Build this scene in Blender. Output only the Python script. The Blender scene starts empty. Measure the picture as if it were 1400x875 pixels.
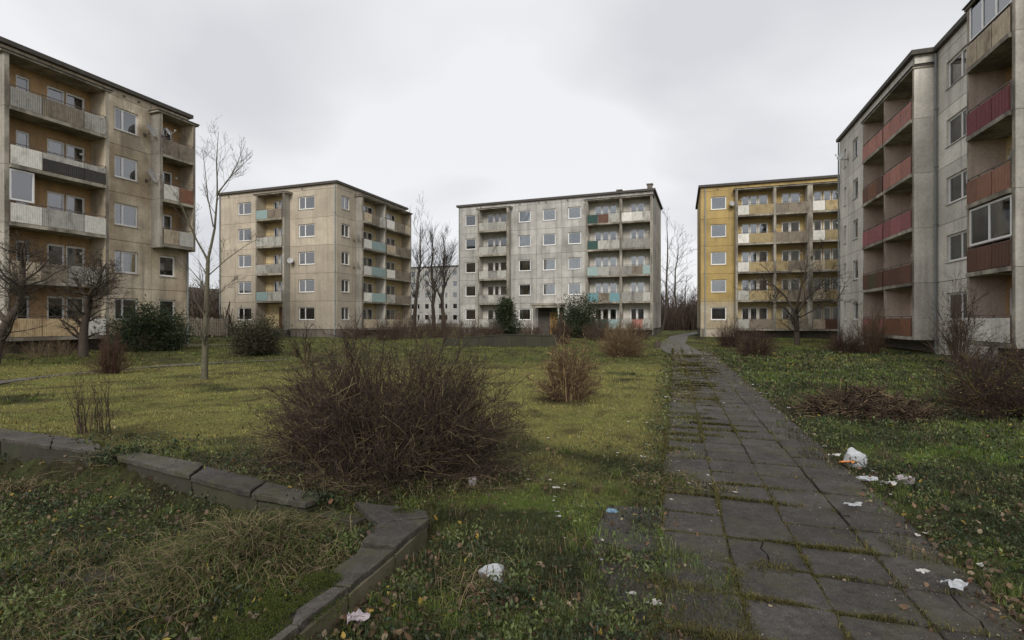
import bpy, math, random
import numpy as np
from mathutils import Vector, Matrix

R = math.radians
scene = bpy.context.scene
COL = scene.collection
random.seed(7)
EYE = 1.7

# ------------------------------------------------------------------ camera, sky, sun, exposure
cam_d = bpy.data.cameras.new('camera')
cam = bpy.data.objects.new('camera', cam_d); COL.objects.link(cam)
cam.location = (0, 0, EYE); cam.rotation_euler = (R(90), 0, 0)
cam_d.sensor_width = 36; cam_d.lens = 18; cam_d.clip_start = 0.05; cam_d.clip_end = 5000
scene.camera = cam

SUN_EL, SUN_AZ = R(35), R(188)       # azimuth clockwise from +Y: behind the camera
world = bpy.data.worlds.new('World'); scene.world = world; world.use_nodes = True
def build_world():
    nt = world.node_tree; N = nt.nodes; L = nt.links; N.clear()
    out = N.new('ShaderNodeOutputWorld'); bg = N.new('ShaderNodeBackground')
    sky = N.new('ShaderNodeTexSky'); sky.sky_type = 'NISHITA'; sky.sun_disc = False
    sky.sun_elevation = SUN_EL; sky.sun_rotation = SUN_AZ
    tc = N.new('ShaderNodeTexCoord')
    sep = N.new('ShaderNodeSeparateXYZ'); L.new(tc.outputs['Generated'], sep.inputs[0])
    # project the view direction on a cloud ceiling, so clouds flatten towards the horizon
    zz = N.new('ShaderNodeMath'); zz.operation = 'ABSOLUTE'; L.new(sep.outputs[2], zz.inputs[0])
    za = N.new('ShaderNodeMath'); za.operation = 'ADD'; za.inputs[1].default_value = 0.22; L.new(zz.outputs[0], za.inputs[0])
    dx = N.new('ShaderNodeMath'); dx.operation = 'DIVIDE'; L.new(sep.outputs[0], dx.inputs[0]); L.new(za.outputs[0], dx.inputs[1])
    dy = N.new('ShaderNodeMath'); dy.operation = 'DIVIDE'; L.new(sep.outputs[1], dy.inputs[0]); L.new(za.outputs[0], dy.inputs[1])
    cmb = N.new('ShaderNodeCombineXYZ'); ox = N.new('ShaderNodeMath'); ox.inputs[1].default_value = .9; L.new(dx.outputs[0], ox.inputs[0]); L.new(ox.outputs[0], cmb.inputs[0]); L.new(dy.outputs[0], cmb.inputs[1]); cmb.inputs[2].default_value = 4.3
    n1 = N.new('ShaderNodeTexNoise'); n1.inputs['Scale'].default_value = 0.85; n1.inputs['Detail'].default_value = 5
    n1.inputs['Roughness'].default_value = 0.42; n1.inputs['Distortion'].default_value = 0.25
    L.new(cmb.outputs[0], n1.inputs['Vector'])
    rp = N.new('ShaderNodeValToRGB'); e = rp.color_ramp.elements
    e[0].position = .41; e[0].color = (4.65, 4.7, 4.9, 1)
    e[1].position = .55; e[1].color = (5.95, 5.95, 6.05, 1)
    L.new(n1.outputs['Fac'], rp.inputs[0])
    mx = N.new('ShaderNodeMixRGB'); mx.inputs[0].default_value = .95
    L.new(sky.outputs[0], mx.inputs[1]); L.new(rp.outputs[0], mx.inputs[2])
    L.new(mx.outputs[0], bg.inputs[0]); bg.inputs[1].default_value = 0.10
    L.new(bg.outputs[0], out.inputs[0])
build_world()
sd = bpy.data.lights.new('sun', 'SUN'); sd.energy = 1.5; sd.angle = R(24); sd.color = (1, .965, .91)
sun = bpy.data.objects.new('sun', sd); COL.objects.link(sun)
_d = Vector((math.sin(SUN_AZ)*math.cos(SUN_EL), math.cos(SUN_AZ)*math.cos(SUN_EL), math.sin(SUN_EL)))
sun.rotation_euler = _d.to_track_quat('Z', 'Y').to_euler(); sun.location = _d*100
scene.view_settings.view_transform = 'Standard'; scene.view_settings.look = 'None'
scene.view_settings.gamma = 1; scene.view_settings.use_curve_mapping = False
scene.view_settings.exposure = 0.60
scene.render.engine = 'CYCLES'
scene.cycles.max_bounces = 5; scene.cycles.transparent_max_bounces = 8

# ------------------------------------------------------------------ helpers
def gp(px, py, z=0.0):
    """ground spot seen at a survey point of the site plan (plan given as bearings from the viewpoint)"""
    Y = (EYE - z)*700/(py - 437.5)
    return (px - 700)/700*Y, Y
def tag(o, label=None, cat=None, group=None, kind=None):
    if label: o['label'] = label
    if cat: o['category'] = cat
    if group: o['group'] = group
    if kind: o['kind'] = kind
    return o
def link(name, mesh, parent=None, loc=(0,0,0), rz=0, scale=None):
    o = bpy.data.objects.new(name, mesh); COL.objects.link(o)
    o.location = loc
    if isinstance(rz, (int, float)): o.rotation_euler = (0, 0, rz)
    else: o.rotation_euler = rz
    if scale: o.scale = scale
    if parent: o.parent = parent
    return o
def mesh_np(name, V, F, mat, smooth=False, col=None):
    V = np.ascontiguousarray(V, np.float32).reshape(-1, 3); F = np.ascontiguousarray(F, np.int32)
    k = F.shape[1]; me = bpy.data.meshes.new(name)
    me.vertices.add(len(V)); me.vertices.foreach_set('co', V.ravel())
    me.loops.add(F.size); me.loops.foreach_set('vertex_index', F.ravel())
    me.polygons.add(len(F)); me.polygons.foreach_set('loop_start', np.arange(0, F.size, k, dtype=np.int32))
    if smooth: me.polygons.foreach_set('use_smooth', np.ones(len(F), bool))
    if col is not None:
        a = me.attributes.new('tint', 'FLOAT_COLOR', 'POINT')
        c = np.ones((len(V), 4), np.float32); c[:, :3] = col; a.data.foreach_set('color', c.ravel())
    me.update(calc_edges=True); me.materials.append(mat)
    return me
class MB:
    def __init__(s): s.v = []; s.f = []
    def box(s, x0, x1, y0, y1, z0, z1):
        n = len(s.v)
        s.v += [(x0,y0,z0),(x1,y0,z0),(x1,y1,z0),(x0,y1,z0),(x0,y0,z1),(x1,y0,z1),(x1,y1,z1),(x0,y1,z1)]
        for q in ((0,3,2,1),(4,5,6,7),(0,1,5,4),(1,2,6,5),(2,3,7,6),(3,0,4,7)): s.f.append(tuple(n+i for i in q))
        return s
    def poly(s, pts): n = len(s.v); s.v += pts; s.f.append(tuple(range(n, n+len(pts)))); return s
    def prism(s, pts, z0, z1):
        """pts ccw seen from above"""
        n = len(s.v); k = len(pts)
        za = z0 if isinstance(z0, (list, tuple)) else [z0]*k
        zb = z1 if isinstance(z1, (list, tuple)) else [z1]*k
        s.v += [(p[0], p[1], za[i]) for i, p in enumerate(pts)] + [(p[0], p[1], zb[i]) for i, p in enumerate(pts)]
        s.f.append(tuple(n+i for i in range(k-1, -1, -1))); s.f.append(tuple(n+k+i for i in range(k)))
        for i in range(k): j = (i+1) % k; s.f.append((n+i, n+j, n+k+j, n+k+i))
        return s
    def cyl(s, a, b, r, sides=8, r2=None):
        a = Vector(a); b = Vector(b); d = (b-a).normalized()
        u = d.orthogonal().normalized(); w = d.cross(u); n = len(s.v); r2 = r if r2 is None else r2
        for c, rr in ((a, r), (b, r2)):
            for i in range(sides):
                t = 2*math.pi*i/sides; s.v.append(tuple(c + rr*(math.cos(t)*u + math.sin(t)*w)))
        for i in range(sides): j = (i+1) % sides; s.f.append((n+i, n+j, n+sides+j, n+sides+i))
        s.f.append(tuple(n+i for i in range(sides-1, -1, -1))); s.f.append(tuple(n+sides+i for i in range(sides)))
        return s
    def mesh(s, name, mat, smooth=False):
        me = bpy.data.meshes.new(name); me.from_pydata(s.v, [], s.f)
        if smooth:
            for p in me.polygons: p.use_smooth = True
        me.update(); me.materials.append(mat); return me
_cache = {}
def cached(key, fn):
    if key not in _cache: _cache[key] = fn()
    return _cache[key]

# value noise in numpy
def _h(ix, iy, s):
    n = (ix.astype(np.int64)*374761393 + iy.astype(np.int64)*668265263 + s*1442695041) & 0xffffffff
    n = ((n ^ (n >> 13))*1274126177) & 0xffffffff
    return ((n ^ (n >> 16)) & 0xffff)/65535.0
def vnoise(x, y, sc=1.0, seed=0):
    x = np.asarray(x, float)*sc; y = np.asarray(y, float)*sc
    ix = np.floor(x); iy = np.floor(y); fx = x-ix; fy = y-iy
    fx = fx*fx*(3-2*fx); fy = fy*fy*(3-2*fy)
    a = _h(ix, iy, seed); b = _h(ix+1, iy, seed); c = _h(ix, iy+1, seed); d = _h(ix+1, iy+1, seed)
    return (a*(1-fx)+b*fx)*(1-fy) + (c*(1-fx)+d*fx)*fy
def fbm(x, y, sc=1.0, seed=0, o=3):
    t = 0; a = .5; n = 0
    for i in range(o): t = t + a*vnoise(x, y, sc*2**i, seed+i*17); n += a; a *= .5
    return t/n
def sstep(a, b, x): t = np.clip((x-a)/(b-a), 0, 1); return t*t*(3-2*t)

# ------------------------------------------------------------------ materials
def new_mat(name):
    m = bpy.data.materials.new(name); m.use_nodes = True; nt = m.node_tree
    return m, nt.nodes, nt.links, nt.nodes['Principled BSDF']
def rgb4(c): return (c[0], c[1], c[2], 1)
def tex_noise(N, L, vec, scale, detail=4, rough=.55, dist=0):
    n = N.new('ShaderNodeTexNoise'); n.inputs['Scale'].default_value = scale; n.inputs['Detail'].default_value = detail
    n.inputs['Roughness'].default_value = rough; n.inputs['Distortion'].default_value = dist
    if vec is not None: L.new(vec, n.inputs['Vector'])
    return n.outputs['Fac']
def ramp(N, L, fac, stops):
    r = N.new('ShaderNodeValToRGB'); cr = r.color_ramp
    while len(cr.elements) < len(stops): cr.elements.new(.5)
    for e, (p, c) in zip(cr.elements, stops):
        e.position = p; e.color = (c, c, c, 1) if isinstance(c, (int, float)) else rgb4(c)
    L.new(fac, r.inputs[0]); return r.outputs[0]
def mixc(N, L, fac, a, b, mode='MIX'):
    m = N.new('ShaderNodeMixRGB'); m.blend_type = mode
    for i, v in enumerate((fac, a, b)):
        sock = m.inputs[i]
        if isinstance(v, (int, float)): sock.default_value = v if i == 0 else (v, v, v, 1)
        elif isinstance(v, tuple): sock.default_value = rgb4(v)
        else: L.new(v, sock)
    return m.outputs[0]
def mapping(N, L, vec, scale):
    m = N.new('ShaderNodeMapping'); m.inputs['Scale'].default_value = scale; L.new(vec, m.inputs['Vector']); return m.outputs[0]
def bump(N, L, h, strength, dist=.02):
    b = N.new('ShaderNodeBump'); b.inputs['Strength'].default_value = strength; b.inputs['Distance'].default_value = dist
    L.new(h, b.inputs['Height']); return b.outputs[0]
def pos(N): return N.new('ShaderNodeNewGeometry').outputs['Position']

def concrete(name, base, dirt=(.09,.08,.065), stain=.55, low=None, rough=.9, lo=.40, hi=.72, warm=None):
    """weathered panel concrete: blotches, vertical run-off streaks, a change from panel to panel"""
    m, N, L, B = new_mat(name); P = pos(N)
    oi = N.new('ShaderNodeObjectInfo').outputs['Random']
    rv = ramp(N, L, oi, [(0, .86), (1, 1.12)])
    c = mixc(N, L, 1.0, base, rv, 'MULTIPLY')
    if warm:
        c = mixc(N, L, ramp(N, L, tex_noise(N, L, P, .35, 3), [(.42, 0), (.62, .8)]), c, warm)
    if low:
        sp = N.new('ShaderNodeSeparateXYZ'); L.new(P, sp.inputs[0])
        ns = tex_noise(N, L, P, .8, 4)
        ad = N.new('ShaderNodeMath'); ad.operation = 'MULTIPLY_ADD'; L.new(ns, ad.inputs[0]); ad.inputs[1].default_value = .3; L.new(sp.outputs[2], ad.inputs[2])
        c = mixc(N, L, ramp(N, L, mapr(N, L, ad.outputs[0], 3.4, 4.0), [(0, 0), (1, 1)]), low, c)
    bl = ramp(N, L, tex_noise(N, L, P, .55, 6, .62, .3), [(lo, 0), (hi, 1)])
    c = mixc(N, L, mixc(N, L, 1.0, bl, stain, 'MULTIPLY'), c, dirt)
    st = ramp(N, L, tex_noise(N, L, mapping(N, L, P, (2.6, 2.6, .12)), 1.0, 5, .6), [(.50, 0), (.70, 1)])
    c = mixc(N, L, mixc(N, L, 1.0, st, stain*.9, 'MULTIPLY'), c, dirt)
    fn = tex_noise(N, L, P, 9, 5, .7)
    c = mixc(N, L, 1.0, c, ramp(N, L, fn, [(.25, .78), (.75, 1.15)]), 'MULTIPLY')
    L.new(c, B.inputs['Base Color']); B.inputs['Roughness'].default_value = rough; B.inputs['Specular IOR Level'].default_value = .25
    L.new(bump(N, L, tex_noise(N, L, P, 30, 4, .7), .35, .01), B.inputs['Normal'])
    return m
def mapr(N, L, v, a, b):
    m = N.new('ShaderNodeMapRange'); m.inputs['From Min'].default_value = a; m.inputs['From Max'].default_value = b; L.new(v, m.inputs['Value']); return m.outputs[0]
def plain(name, c, rough=.7, var=.25, scale=6, spec=.4, metal=0, dirt=None, dscale=2.5, dlo=.5, bmp=.15):
    m, N, L, B = new_mat(name); P = pos(N)
    oi = N.new('ShaderNodeObjectInfo').outputs['Random']
    k = mixc(N, L, 1.0, c, ramp(N, L, tex_noise(N, L, P, scale, 5, .65), [(.2, 1-var), (.8, 1+var)]), 'MULTIPLY')
    k = mixc(N, L, 1.0, k, ramp(N, L, oi, [(0, .85), (1, 1.1)]), 'MULTIPLY')
    if dirt: k = mixc(N, L, ramp(N, L, tex_noise(N, L, mapping(N, L, P, (1, 1, .45)), dscale, 6, .7), [(dlo, 0), (dlo+.22, .85)]), k, dirt)
    L.new(k, B.inputs['Base Color']); B.inputs['Roughness'].default_value = rough
    B.inputs['Specular IOR Level'].default_value = spec; B.inputs['Metallic'].default_value = metal
    if bmp: L.new(bump(N, L, tex_noise(N, L, P, scale*5, 4, .6), bmp, .01), B.inputs['Normal'])
    return m
def tinted(name, rough=.8, var=.35, scale=25, trans=0.0, spec=.2, mult=(1,1,1)):
    """colour of each blade, leaf or patch comes with the geometry"""
    m, N, L, B = new_mat(name); P = pos(N)
    a = N.new('ShaderNodeAttribute'); a.attribute_name = 'tint'
    c = mixc(N, L, 1.0, a.outputs['Color'], ramp(N, L, tex_noise(N, L, P, scale, 4, .65), [(.25, 1-var), (.75, 1+var)]), 'MULTIPLY')
    c = mixc(N, L, 1.0, c, mult, 'MULTIPLY')
    L.new(c, B.inputs['Base Color']); B.inputs['Roughness'].default_value = rough; B.inputs['Specular IOR Level'].default_value = spec
    if trans:
        out = [n for n in N if n.type == 'OUTPUT_MATERIAL'][0]
        t = N.new('ShaderNodeBsdfTranslucent'); L.new(c, t.inputs[0]); mx = N.new('ShaderNodeMixShader'); mx.inputs[0].default_value = trans
        L.new(B.outputs[0], mx.inputs[1]); L.new(t.outputs[0], mx.inputs[2]); L.new(mx.outputs[0], out.inputs[0])
    return m
def glass():
    m, N, L, B = new_mat('window glass'); N.remove(B)
    out = [n for n in N if n.type == 'OUTPUT_MATERIAL'][0]
    P = pos(N)
    fr = N.new('ShaderNodeFresnel'); fr.inputs[0].default_value = 2.7
    nb = bump(N, L, tex_noise(N, L, P, 1.3, 2), .07, .02); L.new(nb, fr.inputs[1])
    g = N.new('ShaderNodeBsdfGlossy'); g.inputs['Roughness'].default_value = .04; g.inputs[0].default_value = (.95, .97, 1, 1); L.new(nb, g.inputs['Normal'])
    t = N.new('ShaderNodeBsdfTransparent'); t.inputs[0].default_value = (.78, .82, .82, 1)
    mx = N.new('ShaderNodeMixShader'); L.new(fr.outputs[0], mx.inputs[0]); L.new(t.outputs[0], mx.inputs[1]); L.new(g.outputs[0], mx.inputs[2])
    L.new(mx.outputs[0], out.inputs[0]); return m
M = {}
M['glass'] = glass()
M['c_beige'] = concrete('beige panel concrete', (.70,.60,.455), (.22,.185,.14), .66, lo=.44, hi=.66, warm=(.43,.33,.21))
M['c_tan'] = concrete('tan panel concrete', (.53,.46,.36), (.25,.215,.17), .5)
M['c_grey'] = concrete('grey panel concrete', (.52,.50,.46), (.20,.19,.17), .7)
M['c_ochre'] = concrete('ochre painted concrete', (.52,.375,.15), (.22,.165,.085), .6, low=(.50,.43,.31))
M['c_grey2'] = concrete('pale grey panel concrete', (.72,.68,.61), (.28,.255,.22), .55)
M['c_far'] = concrete('far pale concrete', (.42,.41,.385), (.25,.24,.22), .4)
M['pier_dark'] = concrete('dark grey pier concrete', (.33,.305,.265), (.12,.11,.095), .6)  # darker grey than the other piers
M['pier_mid'] = concrete('mid grey pier concrete', (.42,.395,.35), (.17,.155,.13), .6)
M['l_orange'] = concrete('orange brown loggia plaster', (.54,.35,.18), (.2,.13,.08), .5)
M['l_cream'] = concrete('cream loggia plaster', (.68,.55,.32), (.36,.27,.15), .35)
M['l_grey'] = concrete('light grey loggia plaster', (.62,.59,.52), (.28,.25,.21), .4)
M['l_ochre'] = concrete('yellow loggia plaster', (.56,.42,.19), (.32,.22,.10), .4)
M['l_pink'] = concrete('dull pink loggia plaster', (.62,.50,.42), (.3,.22,.17), .4)
M['slab'] = concrete('balcony slab concrete', (.46,.42,.34), (.09,.075,.06), .8, lo=.38, hi=.6)
M['roofedge'] = plain('dark bitumen roof edge', (.085,.075,.065), .8, .35, 3, .3)
M['roof'] = plain('roof felt', (.10,.10,.10), .9)
M['plinth'] = concrete('plinth concrete', (.22,.195,.16), (.06,.05,.04), .7)
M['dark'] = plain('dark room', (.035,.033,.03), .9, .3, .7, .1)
M['white'] = plain('white window plastic', (.80,.79,.77), .45, .06, 4, .5, dirt=(.5,.47,.42), dlo=.62)
M['wood'] = plain('old brown wood frame', (.15,.085,.045), .6, .3, 5, .4)
M['sill'] = plain('grey sill sheet', (.40,.39,.37), .5, .25, 8, .5)
M['curtain'] = plain('white net curtain', (.60,.62,.63), .9, .18, 3, .1)
M['curtain2'] = plain('grey curtain', (.34,.35,.36), .9, .25, 3, .1)
M['blind'] = plain('roller blind', (.62,.62,.58), .8, .06, 3, .2)
M['rail'] = plain('rusty rail steel', (.13,.10,.085), .6, .4, 9, .4)
M['pipe'] = plain('zinc downpipe', (.24,.26,.26), .5, .2, 3, .5)
def panelmat(n, c, d=(.07,.055,.04), dlo=.52, var=.22):
    c = tuple(min(.72, v*1.18) for v in c); return plain(n, c, .65, var, 5, .35, dirt=d, dlo=dlo, dscale=2.2)
M['p_white'] = panelmat('white balcony sheet', (.60,.58,.53), (.22,.19,.15), .55)
M['p_lgrey'] = panelmat('light grey balcony sheet', (.40,.39,.35), (.12,.10,.08), .50)
M['p_grey'] = panelmat('grey balcony sheet', (.27,.26,.235), (.08,.065,.05), .50)
M['p_brown'] = panelmat('brown grey balcony sheet', (.22,.185,.14), (.07,.05,.035), .48)
M['p_beige'] = panelmat('beige balcony sheet', (.44,.37,.27), (.17,.11,.07), .50)
M['p_tan'] = panelmat('stained tan balcony sheet', (.48,.37,.22), (.22,.11,.05), .50)
M['p_black'] = panelmat('blackened balcony sheet', (.055,.05,.045), (.12,.10,.08), .62)
M['p_rust'] = panelmat('rust brown balcony sheet', (.20,.095,.055), (.09,.045,.03), .5)
M['p_teal'] = panelmat('faded teal balcony sheet', (.27,.35,.34), (.13,.13,.11), .58)
M['p_turq'] = panelmat('turquoise balcony sheet', (.15,.27,.29), (.07,.10,.10), .60)
M['p_green'] = panelmat('dark green balcony sheet', (.035,.075,.065), (.05,.05,.04), .62)
M['p_ochre'] = panelmat('ochre balcony sheet', (.34,.265,.14), (.11,.08,.045), .5)
M['p_salmon'] = panelmat('faded salmon balcony sheet', (.36,.17,.135), (.13,.07,.055), .56)
M['p_mauve'] = panelmat('mauve balcony sheet', (.30,.115,.12), (.11,.05,.05), .58)
M['p_maroon'] = panelmat('maroon balcony sheet', (.17,.045,.05), (.07,.03,.03), .58)
M['p_orange'] = panelmat('rust orange balcony sheet', (.24,.12,.08), (.10,.05,.035), .56)
M['p_dbrown'] = panelmat('dark brown balcony sheet', (.13,.065,.045), (.05,.035,.025), .56)
M['p_olive'] = panelmat('olive brown balcony sheet', (.10,.085,.05), (.05,.04,.03), .56)
M['lamp'] = plain('white lamp glass', (.75,.75,.72), .3, .05)
M['dish'] = plain('grey satellite dish', (.46,.46,.45), .5, .12, 4, .4)
M['door'] = plain('brown wooden door', (.12,.06,.025), .55, .4, 8)
M['lobby'] = plain('amber lobby light tone', (.42,.24,.07), .7, .2, 4)  # warm light of the lobby is put into this amber colour
M['bark'] = plain('dark bark', (.075,.06,.048), .95, .45, 14, .15, bmp=.6)
M['bark_green'] = plain('greenish grey bark', (.125,.115,.078), .95, .4, 12, .15, bmp=.5)
M['twig'] = tinted('twig bark', .9, .3, 30)
M['leafm'] = tinted('leaf', .55, .3, 40, .25, .35)
M['bladem'] = tinted('grass blade', .6, .25, 6, .3, .25)

# ------------------------------------------------------------------ building kit
STO = 2.8; ZB = .8; ZTOP = ZB + 5*STO      # 14.8
class Facade:
    """x runs left to right as seen from outside, y inwards, z up"""
    def __init__(s, root, ox, oy, rz): s.root = root; s.o = (ox, oy); s.rz = rz
    def at(s, x, y, z=0):
        c, n = math.cos(s.rz), math.sin(s.rz); return (s.o[0] + c*x - n*y, s.o[1] + n*x + c*y, z)
    def put(s, name, mesh, x, y, z, parent=None):
        return link(name, mesh, s.root, s.at(x, y, z), s.rz)
def building(name, ox, oy, phi, label, group=None):
    e = link('apartment_building', None, None, (ox, oy, 0), -phi)
    e.empty_display_size = 1
    tag(e, label, 'apartment building', group); return e
def kid(parent, name, mesh, x=0, y=0, z=0, rz=0): return link(name, mesh, parent, (x, y, z), rz)

def panel_mesh(w, h, holes, th, mat, gap=.024):
    def mk():
        xs = sorted({gap/2, w-gap/2} | {v for q in holes for v in q[:2]}); zs = sorted({gap/2, h-gap/2} | {v for q in holes for v in q[2:]})
        b = MB()
        def solid(i, j):
            if i < 0 or j < 0 or i >= len(xs)-1 or j >= len(zs)-1: return False
            cx = (xs[i]+xs[i+1])/2; cz = (zs[j]+zs[j+1])/2
            return not any(q[0] < cx < q[1] and q[2] < cz < q[3] for q in holes)
        for i in range(len(xs)-1):
            for j in range(len(zs)-1):
                if not solid(i, j): continue
                a, c, d, e = xs[i], xs[i+1], zs[j], zs[j+1]
                b.poly([(a,0,d),(c,0,d),(c,0,e),(a,0,e)])
                if not solid(i-1, j): b.poly([(a,th,d),(a,0,d),(a,0,e),(a,th,e)])
                if not solid(i+1, j): b.poly([(c,0,d),(c,th,d),(c,th,e),(c,0,e)])
                if not solid(i, j-1): b.poly([(a,th,d),(c,th,d),(c,0,d),(a,0,d)])
                if not solid(i, j+1): b.poly([(a,0,e),(c,0,e),(c,th,e),(a,th,e)])
        return b.mesh('wall_panel', mat)
    return cached(('panel', round(w, 3), round(h, 3), tuple(tuple(round(v, 3) for v in q) for q in holes), th, mat.name), mk)

WR = random.Random(11)
def window(F, x0, x1, z0, z1, d=.10, sashes=1, split=None, frame='white', look=None, sill=True, name='window', fw=.095):
    """frame standing in its opening, d = depth of the reveal; panes, curtain and sill are its pieces"""
    w = x1-x0; h = z1-z0
    cuts = split or [i/sashes for i in range(1, sashes)]
    def mkf():
        b = MB(); b.box(0, w, 0, .07, 0, fw).box(0, w, 0, .07, h-fw, h).box(0, fw, 0, .07, fw, h-fw).box(w-fw, w, 0, .07, fw, h-fw)
        for c in cuts: b.box(c*w-fw*.55, c*w+fw*.55, -.004, .066, fw, h-fw)
        return b.mesh('window', M[frame])
    fo = F.put(name, cached(('wf', round(w,3), round(h,3), tuple(cuts), frame, fw), mkf), x0, d, z0)
    edges = [0]+list(cuts)+[1]
    for a, c in zip(edges[:-1], edges[1:]):
        pa = a*w + (fw if a == 0 else fw*.55); pb = c*w - (fw if c == 1 else fw*.55)
        pm = cached(('pane', round(pb-pa,3), round(h,3), fw), lambda: MB().box(0, pb-pa, 0, .012, 0, h-2*fw).mesh('pane', M['glass']))
        kid(fo, 'pane', pm, pa, .03, fw)
    look = look if look is not None else WR.choice(['net', 'net', 'dark', 'sides', 'blind', 'dark', 'grey'])
    def wavy(ww, hh, mat, key):
        def mk():
            n = max(6, int(ww/.05)); b = MB()
            for i in range(n):
                ya = .02*math.sin(i*1.9)+.01*math.sin(i*.7); yb = .02*math.sin((i+1)*1.9)+.01*math.sin((i+1)*.7)
                b.poly([(ww*i/n,ya,0),(ww*(i+1)/n,yb,0),(ww*(i+1)/n,yb,hh),(ww*i/n,ya,hh)])
            return b.mesh('curtain', mat, True)
        return cached(('cur', round(ww,2), round(hh,2), key), mk)
    if look == 'net': kid(fo, 'curtain', wavy(w-.04, h-.05, M['curtain'], 'c'), .02, .17, .02)
    elif look == 'grey': kid(fo, 'curtain', wavy(w-.04, h-.05, M['curtain2'], 'g'), .02, .17, .02)
    elif look == 'sides':
        kid(fo, 'curtain', wavy(w*.3, h-.05, M['curtain'], 's'), .02, .17, .02); kid(fo, 'curtain', wavy(w*.3, h-.05, M['curtain'], 's'), w*.7-.02, .17, .02)
    elif look == 'blind':
        hb = h*WR.choice([.35, .5, .65])
        kid(fo, 'blind', cached(('bl', round(w,2), round(hb,2)), lambda: MB().box(0, w-.1, 0, .008, 0, hb).mesh('blind', M['blind'])), .05, .13, h-hb-.03)
    if sill:
        kid(fo, 'sill', cached(('sill', round(w,2), round(d,2)), lambda: MB().prism([(-.05,-d-.05),(w+.05,-d-.05),(w+.05,.05),(-.05,.05)], -.05, [-.028,-.028,-.012,-.012]).mesh('sill', M['sill'])), 0, 0, 0)
    return fo

def wall_cols(F, cols, rows=range(5), mat='c_grey', z0=ZB, wz=(.9, 2.2), th=.28, wkw=None, d=0):
    """storey-high concrete panels side by side, each with its window opening"""
    wkw = wkw or {}
    for k in rows:
        for ci, col in enumerate(cols):
            a, c = col[0], col[1]; wins = col[2] if len(col) > 2 else []
            skip = col[3] if len(col) > 3 else ()
            hs = [(q[0]-a, q[1]-a, (q[2] if len(q) > 2 else wz[0]), (q[3] if len(q) > 3 else wz[1])) for q in wins] if k not in skip else []
            F.put('wall_panel', panel_mesh(c-a, STO, hs, th, M[mat]), a, -d, z0+k*STO)
            for q, hq in zip(wins, hs):
                kw = dict(wkw)
                window(F, q[0], q[1], z0+k*STO+hq[2], z0+k*STO+hq[3], d=.10, **kw) if d == 0 else window(Facade(F.root, *F.at(0, -d)[:2], F.rz), q[0], q[1], z0+k*STO+hq[2], z0+k*STO+hq[3], **kw)

def sheet_mesh(w, h, mat, rib=.09):
    def mk():
        n = max(4, int(round(w/rib))); b = MB(); p = []
        for i in range(n):
            a = w*i/n; c = w*(i+1)/n; m = a+(c-a)*.62
            p += [(a, 0), (m-.006, 0), (m, .022), (c-.006, .022)]
        p.append((w, 0))
        # front
        for q, r in zip(p[:-1], p[1:]): b.poly([(q[0], q[1], 0), (r[0], r[1], 0), (r[0], r[1], h), (q[0], q[1], h)])
        b.poly([(w,.03,0),(0,.03,0),(0,.03,h),(w,.03,h)])
        return b.mesh('balcony_panel', mat)
    return cached(('sheet', round(w,2), round(h,2), mat.name, rib), mk)

LR = random.Random(5)
def loggia(F, s0, s1, k, P=.75, Rb=.45, segs=(), back='l_grey', wins=(), glaze=None, slabmat='slab', lamp=True, frame='white', railing=True, open_ground=False, door=None):
    """one balcony: floor slab, railing with sheet panels, back wall with window and door"""
    zf = ZB + k*STO + .05; w = s1-s0
    slab = F.put('balcony', cached(('bslab', round(w,2), P, Rb), lambda: MB().prism([(.0,-P-.13),(w,-P-.13),(w,Rb),(0,Rb)], -.17, [.0,.0,.01,.01]).mesh('balcony', M[slabmat])), s0, 0, zf-.01)
    # back wall with openings
    wins = [(max(q[0]-.055, s0+.05), min(q[1]+.055, s1-.05)) + tuple(q[2:]) for q in wins]
    hs = [(q[0]-s0, q[1]-s0, q[2], q[3]) for q in wins]
    bh = STO-.185
    F.put('loggia_wall', panel_mesh(w, bh, hs, .2, M[back], 0.004), s0, Rb-.002, zf+.004)
    FB = Facade(F.root, *F.at(0, Rb)[:2], F.rz)
    for q in wins:
        window(FB, q[0], q[1], zf+.004+q[2], zf+.004+q[3], d=.06, sashes=1, frame=frame, look=q[4] if len(q) > 4 else None, sill=q[2] > .3, name='window' if q[2] > .3 else 'balcony_door', fw=.10)
    if railing:
        x = 0; zr = 1.06
        b = MB(); b.box(0, w, -P-.085, -P-.045, zr-.03, zr+.005).box(0, w, -P-.075, -P-.05, .93, .95)
        tot = sum(q[0] for q in segs); xx = 0
        for q in segs: b.box(xx, xx+.03, -P-.07, -P-.035, .0, zr-.03); xx += q[0]/tot*w
        b.box(w-.03, w, -P-.07, -P-.035, .0, zr-.03)
        kid(slab, 'railing', b.mesh('railing', M['rail']))
        for q in segs:
            ww = q[0]/tot*w
            hh = q[2] if len(q) > 2 else .90
            o = kid(slab, 'balcony_panel', sheet_mesh(ww-.03, hh, M[q[1]]), x+.015, -P-.105+LR.uniform(-.006, .006), .03)
            if len(q) > 2: kid(slab, 'balcony_panel', sheet_mesh(ww-.03, .90-hh-.01, M[q[3]]), x+.015, -P-.104, .04+hh)
            x += ww
    if lamp and k > 0 or lamp and not open_ground:
        kid(slab, 'wall_lamp', cached('lampm', lambda: MB().cyl((0,0,0),(0,-.09,0),.075,8).mesh('wall_lamp', M['lamp'])), w*LR.choice([.12,.88]), Rb, 1.75+LR.uniform(-.05,.1))
    if glaze:
        a, c, n = glaze
        window(Facade(F.root, *F.at(0, -P)[:2], F.rz), s0+a, s0+c, zf+1.08, zf+2.58, d=-.02, sashes=n, look='sides' if n > 1 else 'net', sill=False, name='balcony_glazing', fw=.08)
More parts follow.
